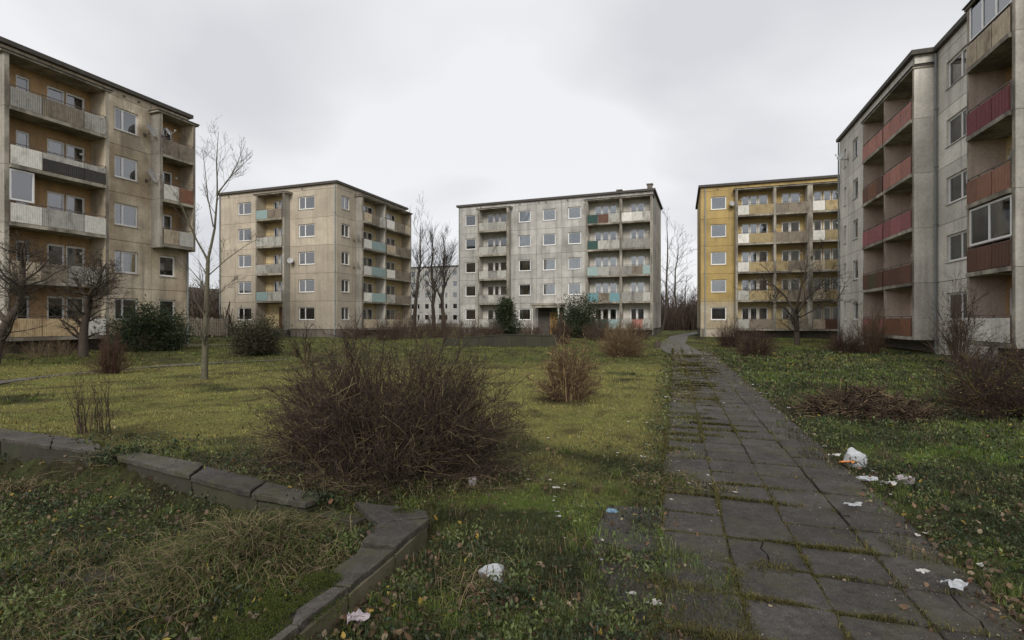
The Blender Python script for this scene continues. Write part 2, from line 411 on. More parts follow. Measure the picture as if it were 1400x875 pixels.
def piers(F, xs, P=.75, Rb=.45, rows=range(5), mat='pier_mid', th=.2, zlow=-.13):
    for x in xs:
        for k in rows:
            lo = zlow if k == rows[0] else 0
            F.put('partition_panel', cached(('pier', th, P, Rb, mat, lo, k == 4), lambda: MB().box(.0, th, -P-.02, Rb, .008+lo, STO-.008-(.25 if k == 4 else 0)).mesh('partition_panel', M[mat])), x, 0, ZB+k*STO)
            F.put('pier_edge', cached(('piere', th, P, lo, k == 4), lambda: MB().box(.02, th-.02, -P-.035, -P-.022, .008+lo, STO-.008-(.25 if k == 4 else 0)).mesh('pier_edge', M['slab'])), x, 0, ZB+k*STO)
def canopy(F, x0, x1, P=.75, Rb=.45):
    c = F.put('canopy', MB().box(0, x1-x0, -P-.10, Rb, 0, .10).mesh('canopy', M['slab']), x0, 0, ZTOP-.25)
    kid(c, 'canopy_felt', MB().box(-.04, x1-x0+.04, -P-.16, -.02, .102, .15).mesh('canopy_felt', M['roofedge']))
def parapet(F, x0, x1, mat, z=ZTOP, P=0, step=3.2, blank=()):
    n = max(1, int(round((x1-x0)/step))); w = (x1-x0)/n
    for i in range(n): F.put('parapet_panel', panel_mesh(w, .42, [], .28, M[mat]), x0+i*w, -P, z)
def roof_slab(root, x0, x1, y0, y1, o=.22, z=15.2):
    rf = kid(root, 'roof', MB().box(x0+.1, x1-.1, y0+.1, y1-.1, z-.45, z+.1).mesh('roof', M['roof']))
    b = MB().box(x0-o, x1+o, y0-o, y0+.12, z+.02, z+.25).box(x0-o, x1+o, y1-.12, y1+o, z+.02, z+.25).box(x0-o, x0+.12, y0+.12, y1-.12, z+.02, z+.25).box(x1-.12, x1+o, y0+.12, y1-.12, z+.02, z+.25)
    kid(rf, 'roof_edge', b.mesh('roof_edge', M['roofedge'])); return rf
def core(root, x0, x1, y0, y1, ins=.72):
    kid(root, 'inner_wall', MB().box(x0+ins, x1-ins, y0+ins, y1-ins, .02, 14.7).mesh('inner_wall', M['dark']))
def plinth(F, x0, x1, th=.25, d=-.06, mat='plinth', h=None, holes=()):
    hh = h or ZB
    F.put('plinth', panel_mesh(x1-x0, hh+.1, list(holes), th, M[mat], .0), x0, -d, -.1)
def downpipe(F, x, y=-.1, z0=.1, z1=15.1, r=.055):
    def mk():
        b = MB().cyl((0,0,z0),(0,0,z1), r, 8)
        for i in range(5): b.box(-.075, .075, -.07, .12, z0+.6+i*2.9, z0+.64+i*2.9)
        return b.mesh('downpipe', M['pipe'])
    F.put('downpipe', cached(('dp', z0, z1, r), mk), x, y, 0)
def vents(F, xs, z=14.98, y=0):
    m = cached('vent', lambda: MB().cyl((0,.02,0),(0,-.06,0),.08,8).mesh('vent', M['rail']))
    for x in xs: F.put('vent', m, x, y, z)

def frame_from(px, Z, vp, rot):
    """world point on a facade and unit axes of its building"""
    phi = math.atan((vp-700)/700); return (px-700)/700*Z, Z, phi

# ================================================================= 1 LEFT BLOCK (faces right)
def block_left():
    X, Y, phi = frame_from(172, 30.5, 945, 90)
    r = building('a', X, Y, phi, 'beige five-storey apartment block at left edge with long stained balconies and orange-brown recesses', 'prefab apartment blocks round the courtyard')
    F = Facade(r, 0, 0, R(90))
    S0 = -14.5; S1 = 4.0; D = 12
    # building-local: facade runs along +y, inwards is -x
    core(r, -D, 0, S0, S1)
    W2 = dict(split=[.36], sashes=2)
    wall_cols(F, [(-1.25, 1.52, [(-.62, .73)])], mat='c_beige', wkw=dict(split=[.36]))
    wall_cols(F, [(1.52, S1, [(2.06, 3.12)])], rows=range(0, 2), mat='c_beige', wkw=dict(look='grey'))
    wall_cols(F, [(S0, -11.2), (-11.2, -8.2, [(-10.4, -9.0)]), (-8.2, -6.25)], mat='c_beige', wkw=dict(split=[.36]))
    piers(F, [-6.1], mat='pier_mid'); piers(F, [-1.62], mat='c_beige')
    seg = {4: [(1.3,'p_grey'),(1.9,'p_brown'),(1.1,'p_lgrey')],
           3: [(1.3,'p_white'),(1.9,'p_black',.62,'p_lgrey'),(1.1,'p_black',.62,'p_lgrey')],
           2: [(1.3,'p_white'),(1.9,'p_lgrey'),(1.1,'p_white')],
           1: [(1.3,'p_beige'),(1.2,'p_brown'),(.8,'p_grey'),(1.1,'p_lgrey')],
           0: [(1.3,'p_tan'),(1.9,'p_tan'),(1.1,'p_white')]}
    for k in range(5):
        lk = {4:'dark',3:'dark',2:'grey',1:'grey',0:'grey'}[k]
        loggia(F, -5.9, -1.62, k, segs=seg[k], back='l_orange', wins=[(-4.98,-4.5,.75 if k else .55,2.1,'dark'),(-3.65,-2.93,.75,2.12,lk),(-2.78,-1.95,.75,2.12,lk)], glaze=(.0, 1.0, 1) if k == 2 else None)
    canopy(F, -6.25, -1.3)
    piers(F, [1.5], rows=range(2, 5), mat='pier_dark', zlow=-.2); piers(F, [3.72], rows=range(2, 5), mat='c_beige', zlow=-.2)
    seg = {4: [(1,'p_brown'),(1,'p_brown')], 3: [(1,'p_white'),(1,'p_rust')], 2: [(1,'p_beige'),(1,'p_lgrey')]}
    for k in range(2, 5):
        loggia(F, 1.7, 3.72, k, segs=seg[k], back='l_orange', wins=[(2.35,3.2,.05,2.12,'sides')])
    canopy(F, 1.35, 4.1)
    for x0, x1 in ((S0, -6.25), (-6.25, -1.25), (-1.25, 1.52), (1.52, S1)): parapet(F, x0, x1, 'c_beige')
    plinth(F, S0, -6.2); plinth(F, -6.2, -1.3, d=-.3); plinth(F, -1.3, S1, holes=[(.9,1.6,.35,.7)])
    # end walls and rear wall
    G = Facade(r, 0, S1, R(180)); wall_cols(G, [(0,4,),(4,8),(8,12)], mat='c_beige'); parapet(G, 0, 12, 'c_beige'); plinth(G, 0, 12)
    H = Facade(r, -D, S0, 0); wall_cols(H, [(0,4),(4,8),(8,12)], mat='c_beige'); parapet(H, 0, 12, 'c_beige'); plinth(H, 0, 12)
    B = Facade(r, -D, S1, R(-90)); wall_cols(B, [(i*3.7, i*3.7+3.7, [(i*3.7+1.1, i*3.7+2.5)]) for i in range(5)], mat='c_beige', wkw=dict(look='dark')); parapet(B, 0, 18.5, 'c_beige'); plinth(B, 0, 18.5)
    roof_slab(r, -D, 0, S0, S1)
    downpipe(F, 3.9); vents(F, [-.1, .75])
    return F
FA = block_left()

# ================================================================= 2 TAN CORNER BLOCK
def block_tan():
    X, Y, phi = frame_from(460, 50.5, 948, 0)
    r = building('b', X, Y, phi, 'tan five-storey corner block behind the slender bare tree, with brown wooden entrance door', 'prefab apartment blocks round the courtyard')
    F = Facade(r, 0, 0, 0); G = Facade(r, 0, 0, R(90)); W = 15.35; D = 12.95
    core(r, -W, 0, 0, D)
    wall_cols(F, [(-W, -13.1), (-13.1, -9.5, [(-12.75, -10.88)]), (-5.75, -2.5, [(-4.67, -2.66)]), (-2.5, 0)], mat='c_tan', wkw=dict(split=[.4]))
    piers(F, [-9.5], mat='c_tan', th=.18); piers(F, [-6.0], mat='pier_mid', th=.25)
    seg = {4: [(1,'p_teal'),(1.3,'p_brown')], 3: [(1,'p_lgrey'),(1.3,'p_lgrey')], 2: [(1,'p_lgrey'),(1.3,'p_grey')], 1: [(1,'p_teal'),(1.3,'p_lgrey')]}
    for k in range(1, 5):
        loggia(F, -9.32, -6.0, k, segs=seg[k], back='l_cream', wins=[(-8.3,-7.65,.75,2.12),(-7.5,-6.7,.05,2.12)])
    # entrance under the balconies
    F.put('loggia_wall', panel_mesh(3.32, STO-.13, [(1.7, 2.8, .04, 2.3)], .2, M['l_cream'], .004), -9.32, .45, ZB-.02)
    dr = F.put('entrance_door', MB().box(0,1.1,0,.05,0,2.26).box(.1,.48,-.02,0,.15,1.0).box(.62,1.0,-.02,0,.15,1.0).box(.1,.48,-.02,0,1.2,2.1).box(.62,1.0,-.02,0,1.2,2.1).mesh('entrance_door', M['door']), -7.62, .52, ZB+.02)
    kid(dr, 'handle', MB().cyl((.54,-.06,1.02),(.54,-.06,1.2),.015,6).mesh('handle', M['sill']))
    F.put('entrance_step', MB().box(0,3.3,-.9,.44,0,.2).box(.002,3.298,-.55,.44,.2,.42).box(.004,3.296,-.2,.44,.42,.74).mesh('entrance_step', M['plinth']), -9.3, 0, 0)
    canopy(F, -9.7, -5.4)
    for x0, x1 in ((-W,-9.5),(-9.5,-5.75),(-5.75,0)): parapet(F, x0, x1, 'c_tan')
    plinth(F, -W, -9.5); plinth(F, -5.75, 0)
    wall_cols(G, [(0, 3.0, [(.78, 2.05)])], mat='c_tan', wkw=dict(split=[.5]))
    piers(G, [3.0], mat='pier_dark', th=.3); piers(G, [7.3], mat='l_grey', th=.2); piers(G, [12.7], mat='c_tan', th=.22)
    s1 = {4: [(1,'p_beige'),(1,'p_brown'),(.8,'p_lgrey')], 3: [(1,'p_white'),(1.9,'p_teal')], 2: [(1,'p_white'),(1.9,'p_teal')], 1: [(1,'p_white'),(1.9,'p_teal')], 0: [(1,'p_beige'),(1,'p_beige'),(1,'p_lgrey')]}
    s2 = {4: [(1,'p_white'),(1.4,'p_brown'),(.8,'p_beige')], 3: [(1,'p_beige'),(1.9,'p_brown')], 2: [(1,'p_white'),(2,'p_brown')], 1: [(1,'p_lgrey'),(2,'p_brown')], 0: [(1,'p_beige'),(1,'p_beige')]}
    for k in range(5):
        loggia(G, 3.3, 7.3, k, segs=s1[k], back='l_cream', wins=[(5.0,5.75,.75,2.12,'net'),(5.9,6.7,.05,2.12,'dark')])
        loggia(G, 7.5, 12.7, k, segs=s2[k], back='l_cream', wins=[(9.5,10.3,.75,2.12,'net'),(10.45,11.25,.05,2.12,'dark')])
    canopy(G, 2.85, D+.1)
    for x0, x1 in ((0,3.0),(3.0,12.92)): parapet(G, x0, x1, 'c_tan')
    plinth(G, 0, 3.0); plinth(G, 3.0, 12.9, d=-.35)
    H = Facade(r, 0, D, R(180)); wall_cols(H, [(i*3.07, i*3.07+3.07) for i in range(5)], mat='c_tan'); parapet(H, 0, W, 'c_tan'); plinth(H, 0, W)
    I = Facade(r, -W, D, R(-90)); wall_cols(I, [(i*3.23, i*3.23+3.23) for i in range(4)], mat='c_tan'); parapet(I, 0, D, 'c_tan'); plinth(I, 0, D)
    roof_slab(r, -W, 0, 0, D)
    downpipe(F, -.12); downpipe(F, -W+.15); vents(F, [-14,-4.2])
    return F, G
FB1, FB2 = block_tan()

# ================================================================= 3 GREY CENTRAL BLOCK
def block_grey():
    X, Y, phi = frame_from(643, 61, 965, 0)
    r = building('c', X, Y, phi, 'grey five-storey block in the centre with a canopied entrance and turquoise and green balcony sheets', 'prefab apartment blocks round the courtyard')
    x0, x1 = -1.55, 21.1; D = 9.8
    F = Facade(r, 0, 0, 0); G = Facade(r, x1, 0, R(90))
    core(r, x0, x1, 0, D)
    one = dict(sashes=1)
    wall_cols(F, [(x0, 1.35, [(-.68, .72)])], mat='c_grey', wkw=one)
    wall_cols(F, [(5.1, 8.3, [(6.12, 7.58)]), (8.3, 11.25, [(9.02, 10.52)], (0,)), (11.25, 14.1, [(11.95, 13.43)])], mat='c_grey', wkw=one)
    piers(F, [1.3], mat='l_grey', th=.2); piers(F, [4.95], mat='pier_mid', th=.25)
    wl = [(2.04,2.78,.75,2.12),(2.93,3.49,.05,2.12,'dark'),(3.67,4.5,.75,2.12)]
    sg = [(1,'p_lgrey'),(1,'p_grey'),(1,'p_lgrey')]
    for k in range(5): loggia(F, 1.5, 4.95, k, segs=sg if k != 1 else [(1,'p_grey'),(1,'p_lgrey'),(1,'p_grey')], back='l_grey', wins=wl)
    canopy(F, 1.15, 5.4)
    piers(F, [14.1, 17.75, 20.88], mat='l_grey', th=.2)
    a = {4: [(1,'p_green'),(1,'p_dbrown'),(1,'p_lgrey')], 3: [(1,'p_green'),(1,'p_lgrey'),(1,'p_lgrey')], 2: [(1,'p_teal'),(1,'p_lgrey'),(1,'p_grey')], 1: [(1,'p_turq'),(1,'p_brown'),(.9,'p_turq')], 0: [(1,'p_teal'),(1,'p_green'),(1,'p_teal')]}
    b = {4: [(1,'p_white'),(1,'p_white'),(.7,'p_lgrey')], 3: [(1,'p_grey'),(1,'p_grey'),(.7,'p_grey')], 2: [(1,'p_grey'),(1,'p_brown'),(.7,'p_teal')], 1: [(1,'p_grey'),(1,'p_grey'),(.7,'p_lgrey')], 0: [(1,'p_lgrey'),(1,'p_salmon'),(.7,'p_lgrey')]}
    for k in range(5):
        loggia(F, 14.3, 17.75, k, segs=a[k], back='l_grey', wins=[(14.88,15.56,.75,2.12),(15.7,16.35,.05,2.12,'dark'),(16.5,17.2,.75,2.12)])
        loggia(F, 17.95, 20.88, k, segs=b[k], back='l_grey', wins=[(18.74,19.32,.05,2.12),(19.45,20.12,.75,2.12)])
    canopy(F, 13.95, x1+.1)
    for p0, p1 in ((x0,1.35),(1.35,5.1),(5.1,14.1),(14.1,x1)): parapet(F, p0, p1, 'c_grey')
    plinth(F, x0, 8.4); plinth(F, 11.3, x1)
    # entrance porch
    F.put('porch_roof', MB().box(0,3.5,-2.0,-.03,0,.16).box(.1,3.4,-1.9,-.03,-.3,0).mesh('porch_roof', M['slab']), 8.2, 0, 3.35)
    for x in (8.35, 11.3): F.put('porch_post', MB().box(0,.13,-1.85,-1.72,0,3.05).mesh('porch_post', M['l_grey']), x, 0, 0)
    F.put('door_surround', MB().box(0,2.95,-.08,-.012,2.5,2.95).box(0,.12,-.08,-.012,0,2.5).box(2.83,2.95,-.08,-.012,0,2.5).mesh('door_surround', M['roofedge']), 8.5, 0, .1)
    F.put('entrance_door', MB().box(0,1.2,-.07,-.02,0,2.45).box(.1,.55,-.09,-.07,1.2,2.2).box(.65,1.1,-.09,-.07,1.2,2.2).mesh('entrance_door', M['roofedge']), 8.65, 0, .13)
    F.put('lobby_light_stand_in', MB().box(0,1.35,-.05,-.02,0,2.45).box(1.3,1.35,-.3,-.05,0,2.4).mesh('lobby_light_stand_in', M['lobby']), 9.9, 0, .13)  # amber face carries the lobby's warm light as plain colour
    F.put('entrance_step', MB().box(0,3.2,-2.1,-.1,0,.12).mesh('entrance_step', M['plinth']), 8.35, 0, 0)
    # right end wall, back, left
    wall_cols(G, [(0, 3.2), (3.2, 6.5), (6.5, D)], mat='c_grey'); parapet(G, 0, D, 'c_grey'); plinth(G, 0, D)
    H = Facade(r, x1, D, R(180)); wall_cols(H, [(i*3.236, i*3.236+3.236) for i in range(7)], mat='c_grey'); parapet(H, 0, x1-x0, 'c_grey'); plinth(H, 0, x1-x0)
    I = Facade(r, x0, D, R(-90)); wall_cols(I, [(0, 3.3), (3.3, 6.5), (6.5, D)], mat='c_grey'); parapet(I, 0, D, 'c_grey'); plinth(I, 0, D)
    rf = roof_slab(r, x0, x1, 0, D)
    for x, y in ((17.3, 2.0), (20.7, .6)): kid(rf, 'chimney', MB().box(-.25,.25,-.25,.25,0,.75).box(-.33,.33,-.33,.33,.75,.85).mesh('chimney', M['plinth']), x, y, 15.25)
    downpipe(F, x0+.12); downpipe(F, x1-.05, y=-.18); vents(F, [3.4-2.0, 6.3, 8.6, 9.4, 11.9])
    return F
FC = block_grey()

# ================================================================= 4 OCHRE BLOCK
def block_ochre():
    X, Y, phi = frame_from(985, 51.8, 929, 0)
    r = building('d', X, Y, phi, 'ochre yellow five-storey block behind the path end, with three balcony stacks, beyond the path', 'prefab apartment blocks round the courtyard')
    x0, x1 = -1.88, 16.4; D = 10.5
    F = Facade(r, 0, 0, 0); core(r, x0, x1, 0, D)
    wall_cols(F, [(x0, 1.36, [(-.9, .55)])], mat='c_ochre', wkw=dict(sashes=1, look=None))
    wall_cols(F, [(10.9, 13.6, [(11.6, 13.0)]), (13.6, x1)], mat='c_ochre')
    piers(F, [1.34], mat='pier_mid', th=.2); piers(F, [4.75, ], mat='l_grey', th=.2); piers(F, [7.65], mat='l_grey', th=.42); piers(F, [10.7], mat='l_grey', th=.2)
    w1 = [(2.06,2.69,.75,2.12),(2.82,3.42,.05,2.12),(3.6,4.35,.75,2.12)]; w2 = [(5.7,6.3,.05,2.12),(6.43,7.19,.75,2.12)]; w3 = [(8.45,9.08,.75,2.12),(9.3,9.85,.05,2.12),(10.02,10.68,.75,2.12)]
    for k in range(5):
        bk = 'l_ochre' if k else 'l_cream'
        lt = 'p_white' if k > 1 else 'p_lgrey'
        loggia(F, 1.54, 4.75, k, segs=[(1,lt),(2.1,'p_ochre' if k else 'p_brown')], back=bk, wins=w1)
        loggia(F, 4.95, 7.65, k, segs=[(1,'p_ochre'),(1.6,'p_brown')] if k < 3 else [(1,'p_brown'),(1.6,'p_brown')], back=bk, wins=w2)
        loggia(F, 8.07, 10.7, k, segs=[(1.05,'p_white' if k > 2 else 'p_beige'),(1.6,'p_ochre' if k else 'p_dbrown')], back=bk, wins=w3)
    canopy(F, 1.2, 10.95)
    for p0, p1 in ((x0,1.36),(1.36,10.9),(10.9,x1)): parapet(F, p0, p1, 'c_ochre')
    plinth(F, x0, 1.4, mat='c_tan'); plinth(F, 1.4, 10.9, d=-.4); plinth(F, 10.9, x1)
    G = Facade(r, x1, 0, R(90)); wall_cols(G, [(0,3.5),(3.5,7),(7,D)], mat='c_ochre'); parapet(G, 0, D, 'c_ochre'); plinth(G, 0, D)
    H = Facade(r, x1, D, R(180)); wall_cols(H, [(i*3.046, i*3.046+3.046) for i in range(6)], mat='c_ochre'); parapet(H, 0, x1-x0, 'c_ochre'); plinth(H, 0, x1-x0)
    I = Facade(r, x0, D, R(-90)); wall_cols(I, [(0,3.5),(3.5,7),(7,D)], mat='c_ochre'); parapet(I, 0, D, 'c_ochre'); plinth(I, 0, D)
    roof_slab(r, x0, x1, 0, D); downpipe(F, -1.45); vents(F, [-.3])
    return F
FD = block_ochre()

# ================================================================= 5 RIGHT BLOCK (faces left)
def block_right():
    X, Y, phi = frame_from(1308, 24.0, 935, -90)
    r = building('e', X, Y, phi, 'pale grey five-storey block at right edge with salmon, mauve and rust red balcony sheets', 'prefab apartment blocks round the courtyard')
    P = .93; Rb = .27
    F = Facade(r, 0, 0, R(-90)); FP = Facade(r, -P, 0, R(-90)); S0 = -15.3; S1 = 14; D = 12
    # local: facade s runs along -y, inwards +x
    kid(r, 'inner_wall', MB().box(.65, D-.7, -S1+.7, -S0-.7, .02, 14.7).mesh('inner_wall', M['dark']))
    wall_cols(F, [(-2.05, 3.3, [(-.99, 1.1)])], mat='c_grey2', wkw=dict(split=[.6], look='net'))
    wall_cols(F, [(6.45, 10.2, [(7.6, 9.0)]), (10.2, S1)], mat='c_grey2')
    # far part stands forward with the middle balconies
    wall_cols(FP, [(S0, -12.75, [(-14.18, -13.64)]), (-12.75, -9.75, [(-12.11, -11.0)])], mat='c_grey2', wkw=dict(look='net'))
    piers(F, [-9.85], P=P, Rb=Rb, mat='l_pink', th=.15); piers(F, [-6.17], P=P, Rb=Rb, mat='l_pink', th=.17)
    piers(F, [-2.2], P=P, Rb=Rb, mat='c_grey2', th=.2); piers(F, [3.15], P=P, Rb=Rb, mat='l_pink', th=.15); piers(F, [6.25], P=P, Rb=Rb, mat='c_grey2', th=.2)
    far = {4:'p_salmon',3:'p_dbrown',2:'p_mauve',1:'p_dbrown',0:'p_mauve'}; nr = {4:'p_salmon',3:'p_salmon',2:'p_mauve',1:'p_dbrown',0:'p_rust'}
    far2 = {4:'p_salmon',3:'p_rust',2:'p_mauve',1:'p_olive',0:'p_rust'}
    nb = {4:'p_beige',3:'p_maroon',2:'p_orange',1:'p_dbrown',0:'p_white'}
    for k in range(5):
        loggia(F, -9.7, -6.17, k, P=P, Rb=Rb, segs=[(.9,far[k]),(1.4,far2[k]),(.9,far[k])], back='l_pink', wins=[(-8.6,-7.8,.75,2.12),(-7.65,-6.9,.05,2.12)])
        loggia(F, -6.0, -2.2, k, P=P, Rb=Rb, segs=[(.9,nr[k]),(1.3,nr[k]),(1.2,nr[k])], back='l_pink', wins=[(-5.2,-4.4,.75,2.12),(-4.2,-3.3,.05,2.12)])
        loggia(F, 3.3, 6.25, k, P=P, Rb=Rb, segs=[(.8,nb[k]),(1.0,nb[k]),(1.1,nb[k])], back='l_orange' if k in (0,3) else 'l_cream', wins=[(3.5,4.3,.75,2.12),(4.5,5.3,.05,2.12)], glaze=(.05, 2.9, 3) if k == 4 else ((.05, 2.9, 2) if k == 1 else None))
    canopy(F, -9.9, -1.95, P=P, Rb=Rb); canopy(F, 3.1, 6.5, P=P, Rb=Rb)
    parapet(F, -2.0, S1, 'c_grey2'); parapet(FP, S0, -2.0, 'c_grey2')
    F.put('parapet_panel', MB().box(-.28, 0, -P+.0, 0, 0, .42).mesh('parapet_panel', M['c_grey2']), -2.0, 0, ZTOP)
    plinth(F, -2.2, 3.3, mat='c_grey2', d=-.02, holes=[(1.15, 2.3, .3, .78)])
    window(F, -1.05, .1, .2, .68, d=.1, sashes=2, frame='wood', look='dark', name='basement_window', sill=False)
    plinth(F, 3.3, 6.45, d=-.3); plinth(F, 6.45, S1, mat='c_grey2'); plinth(F, -9.8, -2.2, d=-.25); plinth(FP, S0, -9.8, mat='c_grey2', d=-.02)
    E1 = Facade(r, D, -S0, R(180)); wall_cols(E1, [(i*4.31, i*4.31+4.31) for i in range(3)], mat='c_grey2'); parapet(E1, 0, D+P, 'c_grey2'); plinth(E1, 0, D+P)
    E2 = Facade(r, 0, -S1, 0); wall_cols(E2, [(0,4),(4,8),(8,12)], mat='c_grey2'); parapet(E2, 0, D, 'c_grey2'); plinth(E2, 0, D)
    E3 = Facade(r, D, -S1, R(90)); wall_cols(E3, [(i*4.1857, (i+1)*4.1857) for i in range(7)], mat='c_grey2'); parapet(E3, 0, S1-S0, 'c_grey2'); plinth(E3, 0, S1-S0)
    z = 15.2; o = .2
    rf = kid(r, 'roof', MB().prism([(.1,-S1+.1),(D-.1,-S1+.1),(D-.1,-S0-.1),(-P+.1,-S0-.1),(-P+.1,2.1),(.1,2.1)], z-.45, z+.1).mesh('roof', M['roof']))
    b = MB().box(-o, .12, -S1-o, 2.0-o, z+.02, z+.25).box(-P-o, .12, 2.0-o, 2.12, z+.02, z+.25).box(-P-o, -P+.12, 2.12, -S0+o, z+.02, z+.25).box(-P+.12, D+o, -S0-.12, -S0+o, z+.02, z+.25).box(D-.12, D+o, -S1-o, -S0-.12, z+.02, z+.25).box(.12, D-.12, -S1-o, -S1+.12, z+.02, z+.25)
    kid(rf, 'roof_edge', b.mesh('roof_edge', M['roofedge']))
    downpipe(FP, S0+.1); downpipe(F, -1.85)
    return F, FP
FE, FEP = block_right()

# ================================================================= 6 FAR PALE BLOCK
def block_far():
    r = building('f', -30.5, 134, R(20.5), 'far pale grey block seen between the tan and the grey block behind bare trees')
    F = Facade(r, 0, 0, 0); W = 28; D = 11
    core(r, 0, W, 0, D)
    cols = [(i*4, i*4+4, [(i*4+.7, i*4+1.9), (i*4+2.5, i*4+3.2)]) for i in range(7)]
    wall_cols(F, cols, mat='c_far', wkw=dict(frame='white', look='dark', fw=.05)); parapet(F, 0, W, 'c_far'); plinth(F, 0, W)
    G = Facade(r, W, 0, R(90)); wall_cols(G, [(0,5.5),(5.5,11)], mat='c_far'); parapet(G, 0, D, 'c_far'); plinth(G, 0, D)
    I = Facade(r, 0, D, R(-90)); wall_cols(I, [(0,5.5),(5.5,11)], mat='c_far'); parapet(I, 0, D, 'c_far'); plinth(I, 0, D)
    H = Facade(r, W, D, R(180)); wall_cols(H, [(i*7,i*7+7) for i in range(4)], mat='c_far'); parapet(H, 0, W, 'c_far'); plinth(H, 0, W)
    roof_slab(r, 0, W, 0, D, z=15.1)
block_far()

# ------------------------------------------------------------------ satellite dishes
def dish(F, x, z, y, rad, label):
    p = F.at(x, y, z)
    m = Matrix.Translation(F.root.location) @ Matrix.Rotation(F.root.rotation_euler.z, 4, 'Z')
    q = m @ Vector(p)
    e = link('satellite_dish', None, None, q, F.root.rotation_euler.z + F.rz); tag(e, label, 'satellite dish', 'satellite dishes on the facades')
    b = MB(); n = 14
    ring = []
    for j in range(4):
        rr = rad*j/3; dd = .28*rad*(j/3)**2
        ring.append([(rr*math.cos(2*math.pi*i/n), -dd, rr*1.08*math.sin(2*math.pi*i/n)) for i in range(n)])
    for j in range(3):
        for i in range(n): k = (i+1) % n; b.poly([ring[j][i], ring[j+1][i], ring[j+1][k], ring[j][k]] if j else [ring[0][i], ring[1][i], ring[1][k]])
    bowl = link('bowl', b.mesh('bowl', M['dish'], True), e, (0, -.42, .1), (R(-22), 0, R(28)))
    link('feed_arm', MB().cyl((0,-.05,-rad),(0,-.5,-.12),.014,5).cyl((0,-.5,-.12),(0,-.42,-.06),.04,6).mesh('feed_arm', M['sill']), bowl)
    link('bracket', MB().cyl((0,0,-.15),(0,-.4,-.15),.02,6).cyl((0,-.38,-.17),(0,-.38,.12),.025,6).box(-.07,.07,-.015,0,-.25,-.05).mesh('bracket', M['rail']), e)
dish(FA, 1.1, 13.25, 0, .42, 'large grey satellite dish beside the top window of left beige block')
dish(FA, 1.2, 10.45, 0, .42, 'grey satellite dish beside the fourth-storey window of left beige block')
dish(FA, 1.75-.1, 13.25, -.78, .22, 'small round satellite dish on the dark pier of left beige block')
dish(FB2, 2.75, 10.1, 0, .45, 'upper satellite dish by the dark pier on the right face of tan block')
dish(FB2, 2.75, 7.3, 0, .45, 'lower satellite dish by the dark pier on the right face of tan block')
dish(FB1, -5.3, 7.6, 0, .3, 'satellite dish at mid height on the left face of tan block')
dish(FD, 1.0, 13.2, 0, .28, 'small satellite dish near the top window of ochre block')
dish(FEP, -13.2, 13.4, 0, .3, 'satellite dish high on the far end of right grey block')

# PART2
# ================================================================= GROUND, PATHS
NR = np.random.default_rng(3)
PPHI = math.atan(.318); PO = np.array([3.4, 7.8]); PU = np.array([math.sin(PPHI), math.cos(PPHI)]); PV = np.array([PU[1], -PU[0]])
def path_uv(x, y):
    dx = np.asarray(x)-PO[0]; dy = np.asarray(y)-PO[1]
    return dx*PU[0]+dy*PU[1], dx*PV[0]+dy*PV[1]
def path_xy(u, v): return PO[0]+u*PU[0]+v*PV[0], PO[1]+u*PU[1]+v*PV[1]
WT = .18                                       # top of the planter wall
def wl(px, py): return gp(px, py, WT)
C0 = np.array(wl(583, 705)); LA = np.array(wl(0, 592)); LB = np.array(wl(392, 866))
def planter(x, y):
    """how far inside the planter corner a spot lies (metres, negative outside)"""
    x = np.asarray(x, float); y = np.asarray(y, float)
    d1 = (LA-C0)/np.linalg.norm(LA-C0); n1 = np.array([d1[1], -d1[0]]);  n1 = n1 if n1[1] < 0 else -n1
    d2 = (LB-C0)/np.linalg.norm(LB-C0); n2 = np.array([d2[1], -d2[0]]);  n2 = n2 if n2[0] < 0 else -n2
    a = (x-C0[0])*n1[0]+(y-C0[1])*n1[1]; b = (x-C0[0])*n2[0]+(y-C0[1])*n2[1]
    return np.minimum(a, b)
MOUND = gp(330, 745, .2)
def hz(x, y):
    x = np.asarray(x, float); y = np.asarray(y, float)
    u, v = path_uv(x, y)
    onp = (1-sstep(1.0, 1.5, np.abs(v)))*(1-sstep(19, 21, u))
    n = (fbm(x, y, .9, 5)-.5)*.09 + (fbm(x, y, 4.5, 9)-.5)*.035
    far = sstep(30, 60, np.hypot(x, y))
    h = n*(1-.6*far)
    pl = planter(x, y); ins = sstep(-.02, .22, pl)
    inh = -.12 -.12*sstep(-3.2, -5.0, x) + .27*np.exp(-((x-MOUND[0])**2+(y-MOUND[1])**2)/.30) + .22*np.exp(-((x-C0[0]+.28)**2+(y-C0[1]+.25)**2)/.10)
    h = h + ins*inh
    # lawn behind the wall lies level with its coping
    back = sstep(-1.6, -.2, planter(x, y))*(1-ins)*sstep(-.9, -2.2, x)
    h = h + .12*back
    bx, by = gp(530, 660); h = h + .06*np.exp(-((x-bx)**2+(y-by)**2)/1.2)
    h = h*(1-onp) + onp*(-.02)
    # rising country far away
    r = np.hypot(x, y)
    h = h + sstep(150, 520, r)*(20+14*fbm(x, y, .006, 3)) * (.45+.55*sstep(-.2,.5, -x/np.maximum(r,1)) + .25*sstep(.2,.5,x/np.maximum(r,1)))
    return h
C_LAWN = np.array([.205,.195,.062]); C_GREEN = np.array([.115,.150,.036]); C_WEED = np.array([.052,.060,.024]); C_SOIL = np.array([.036,.026,.018]); C_DRY = np.array([.19,.15,.085]); C_BROWN = np.array([.07,.048,.03])
SH = gp(530, 655)
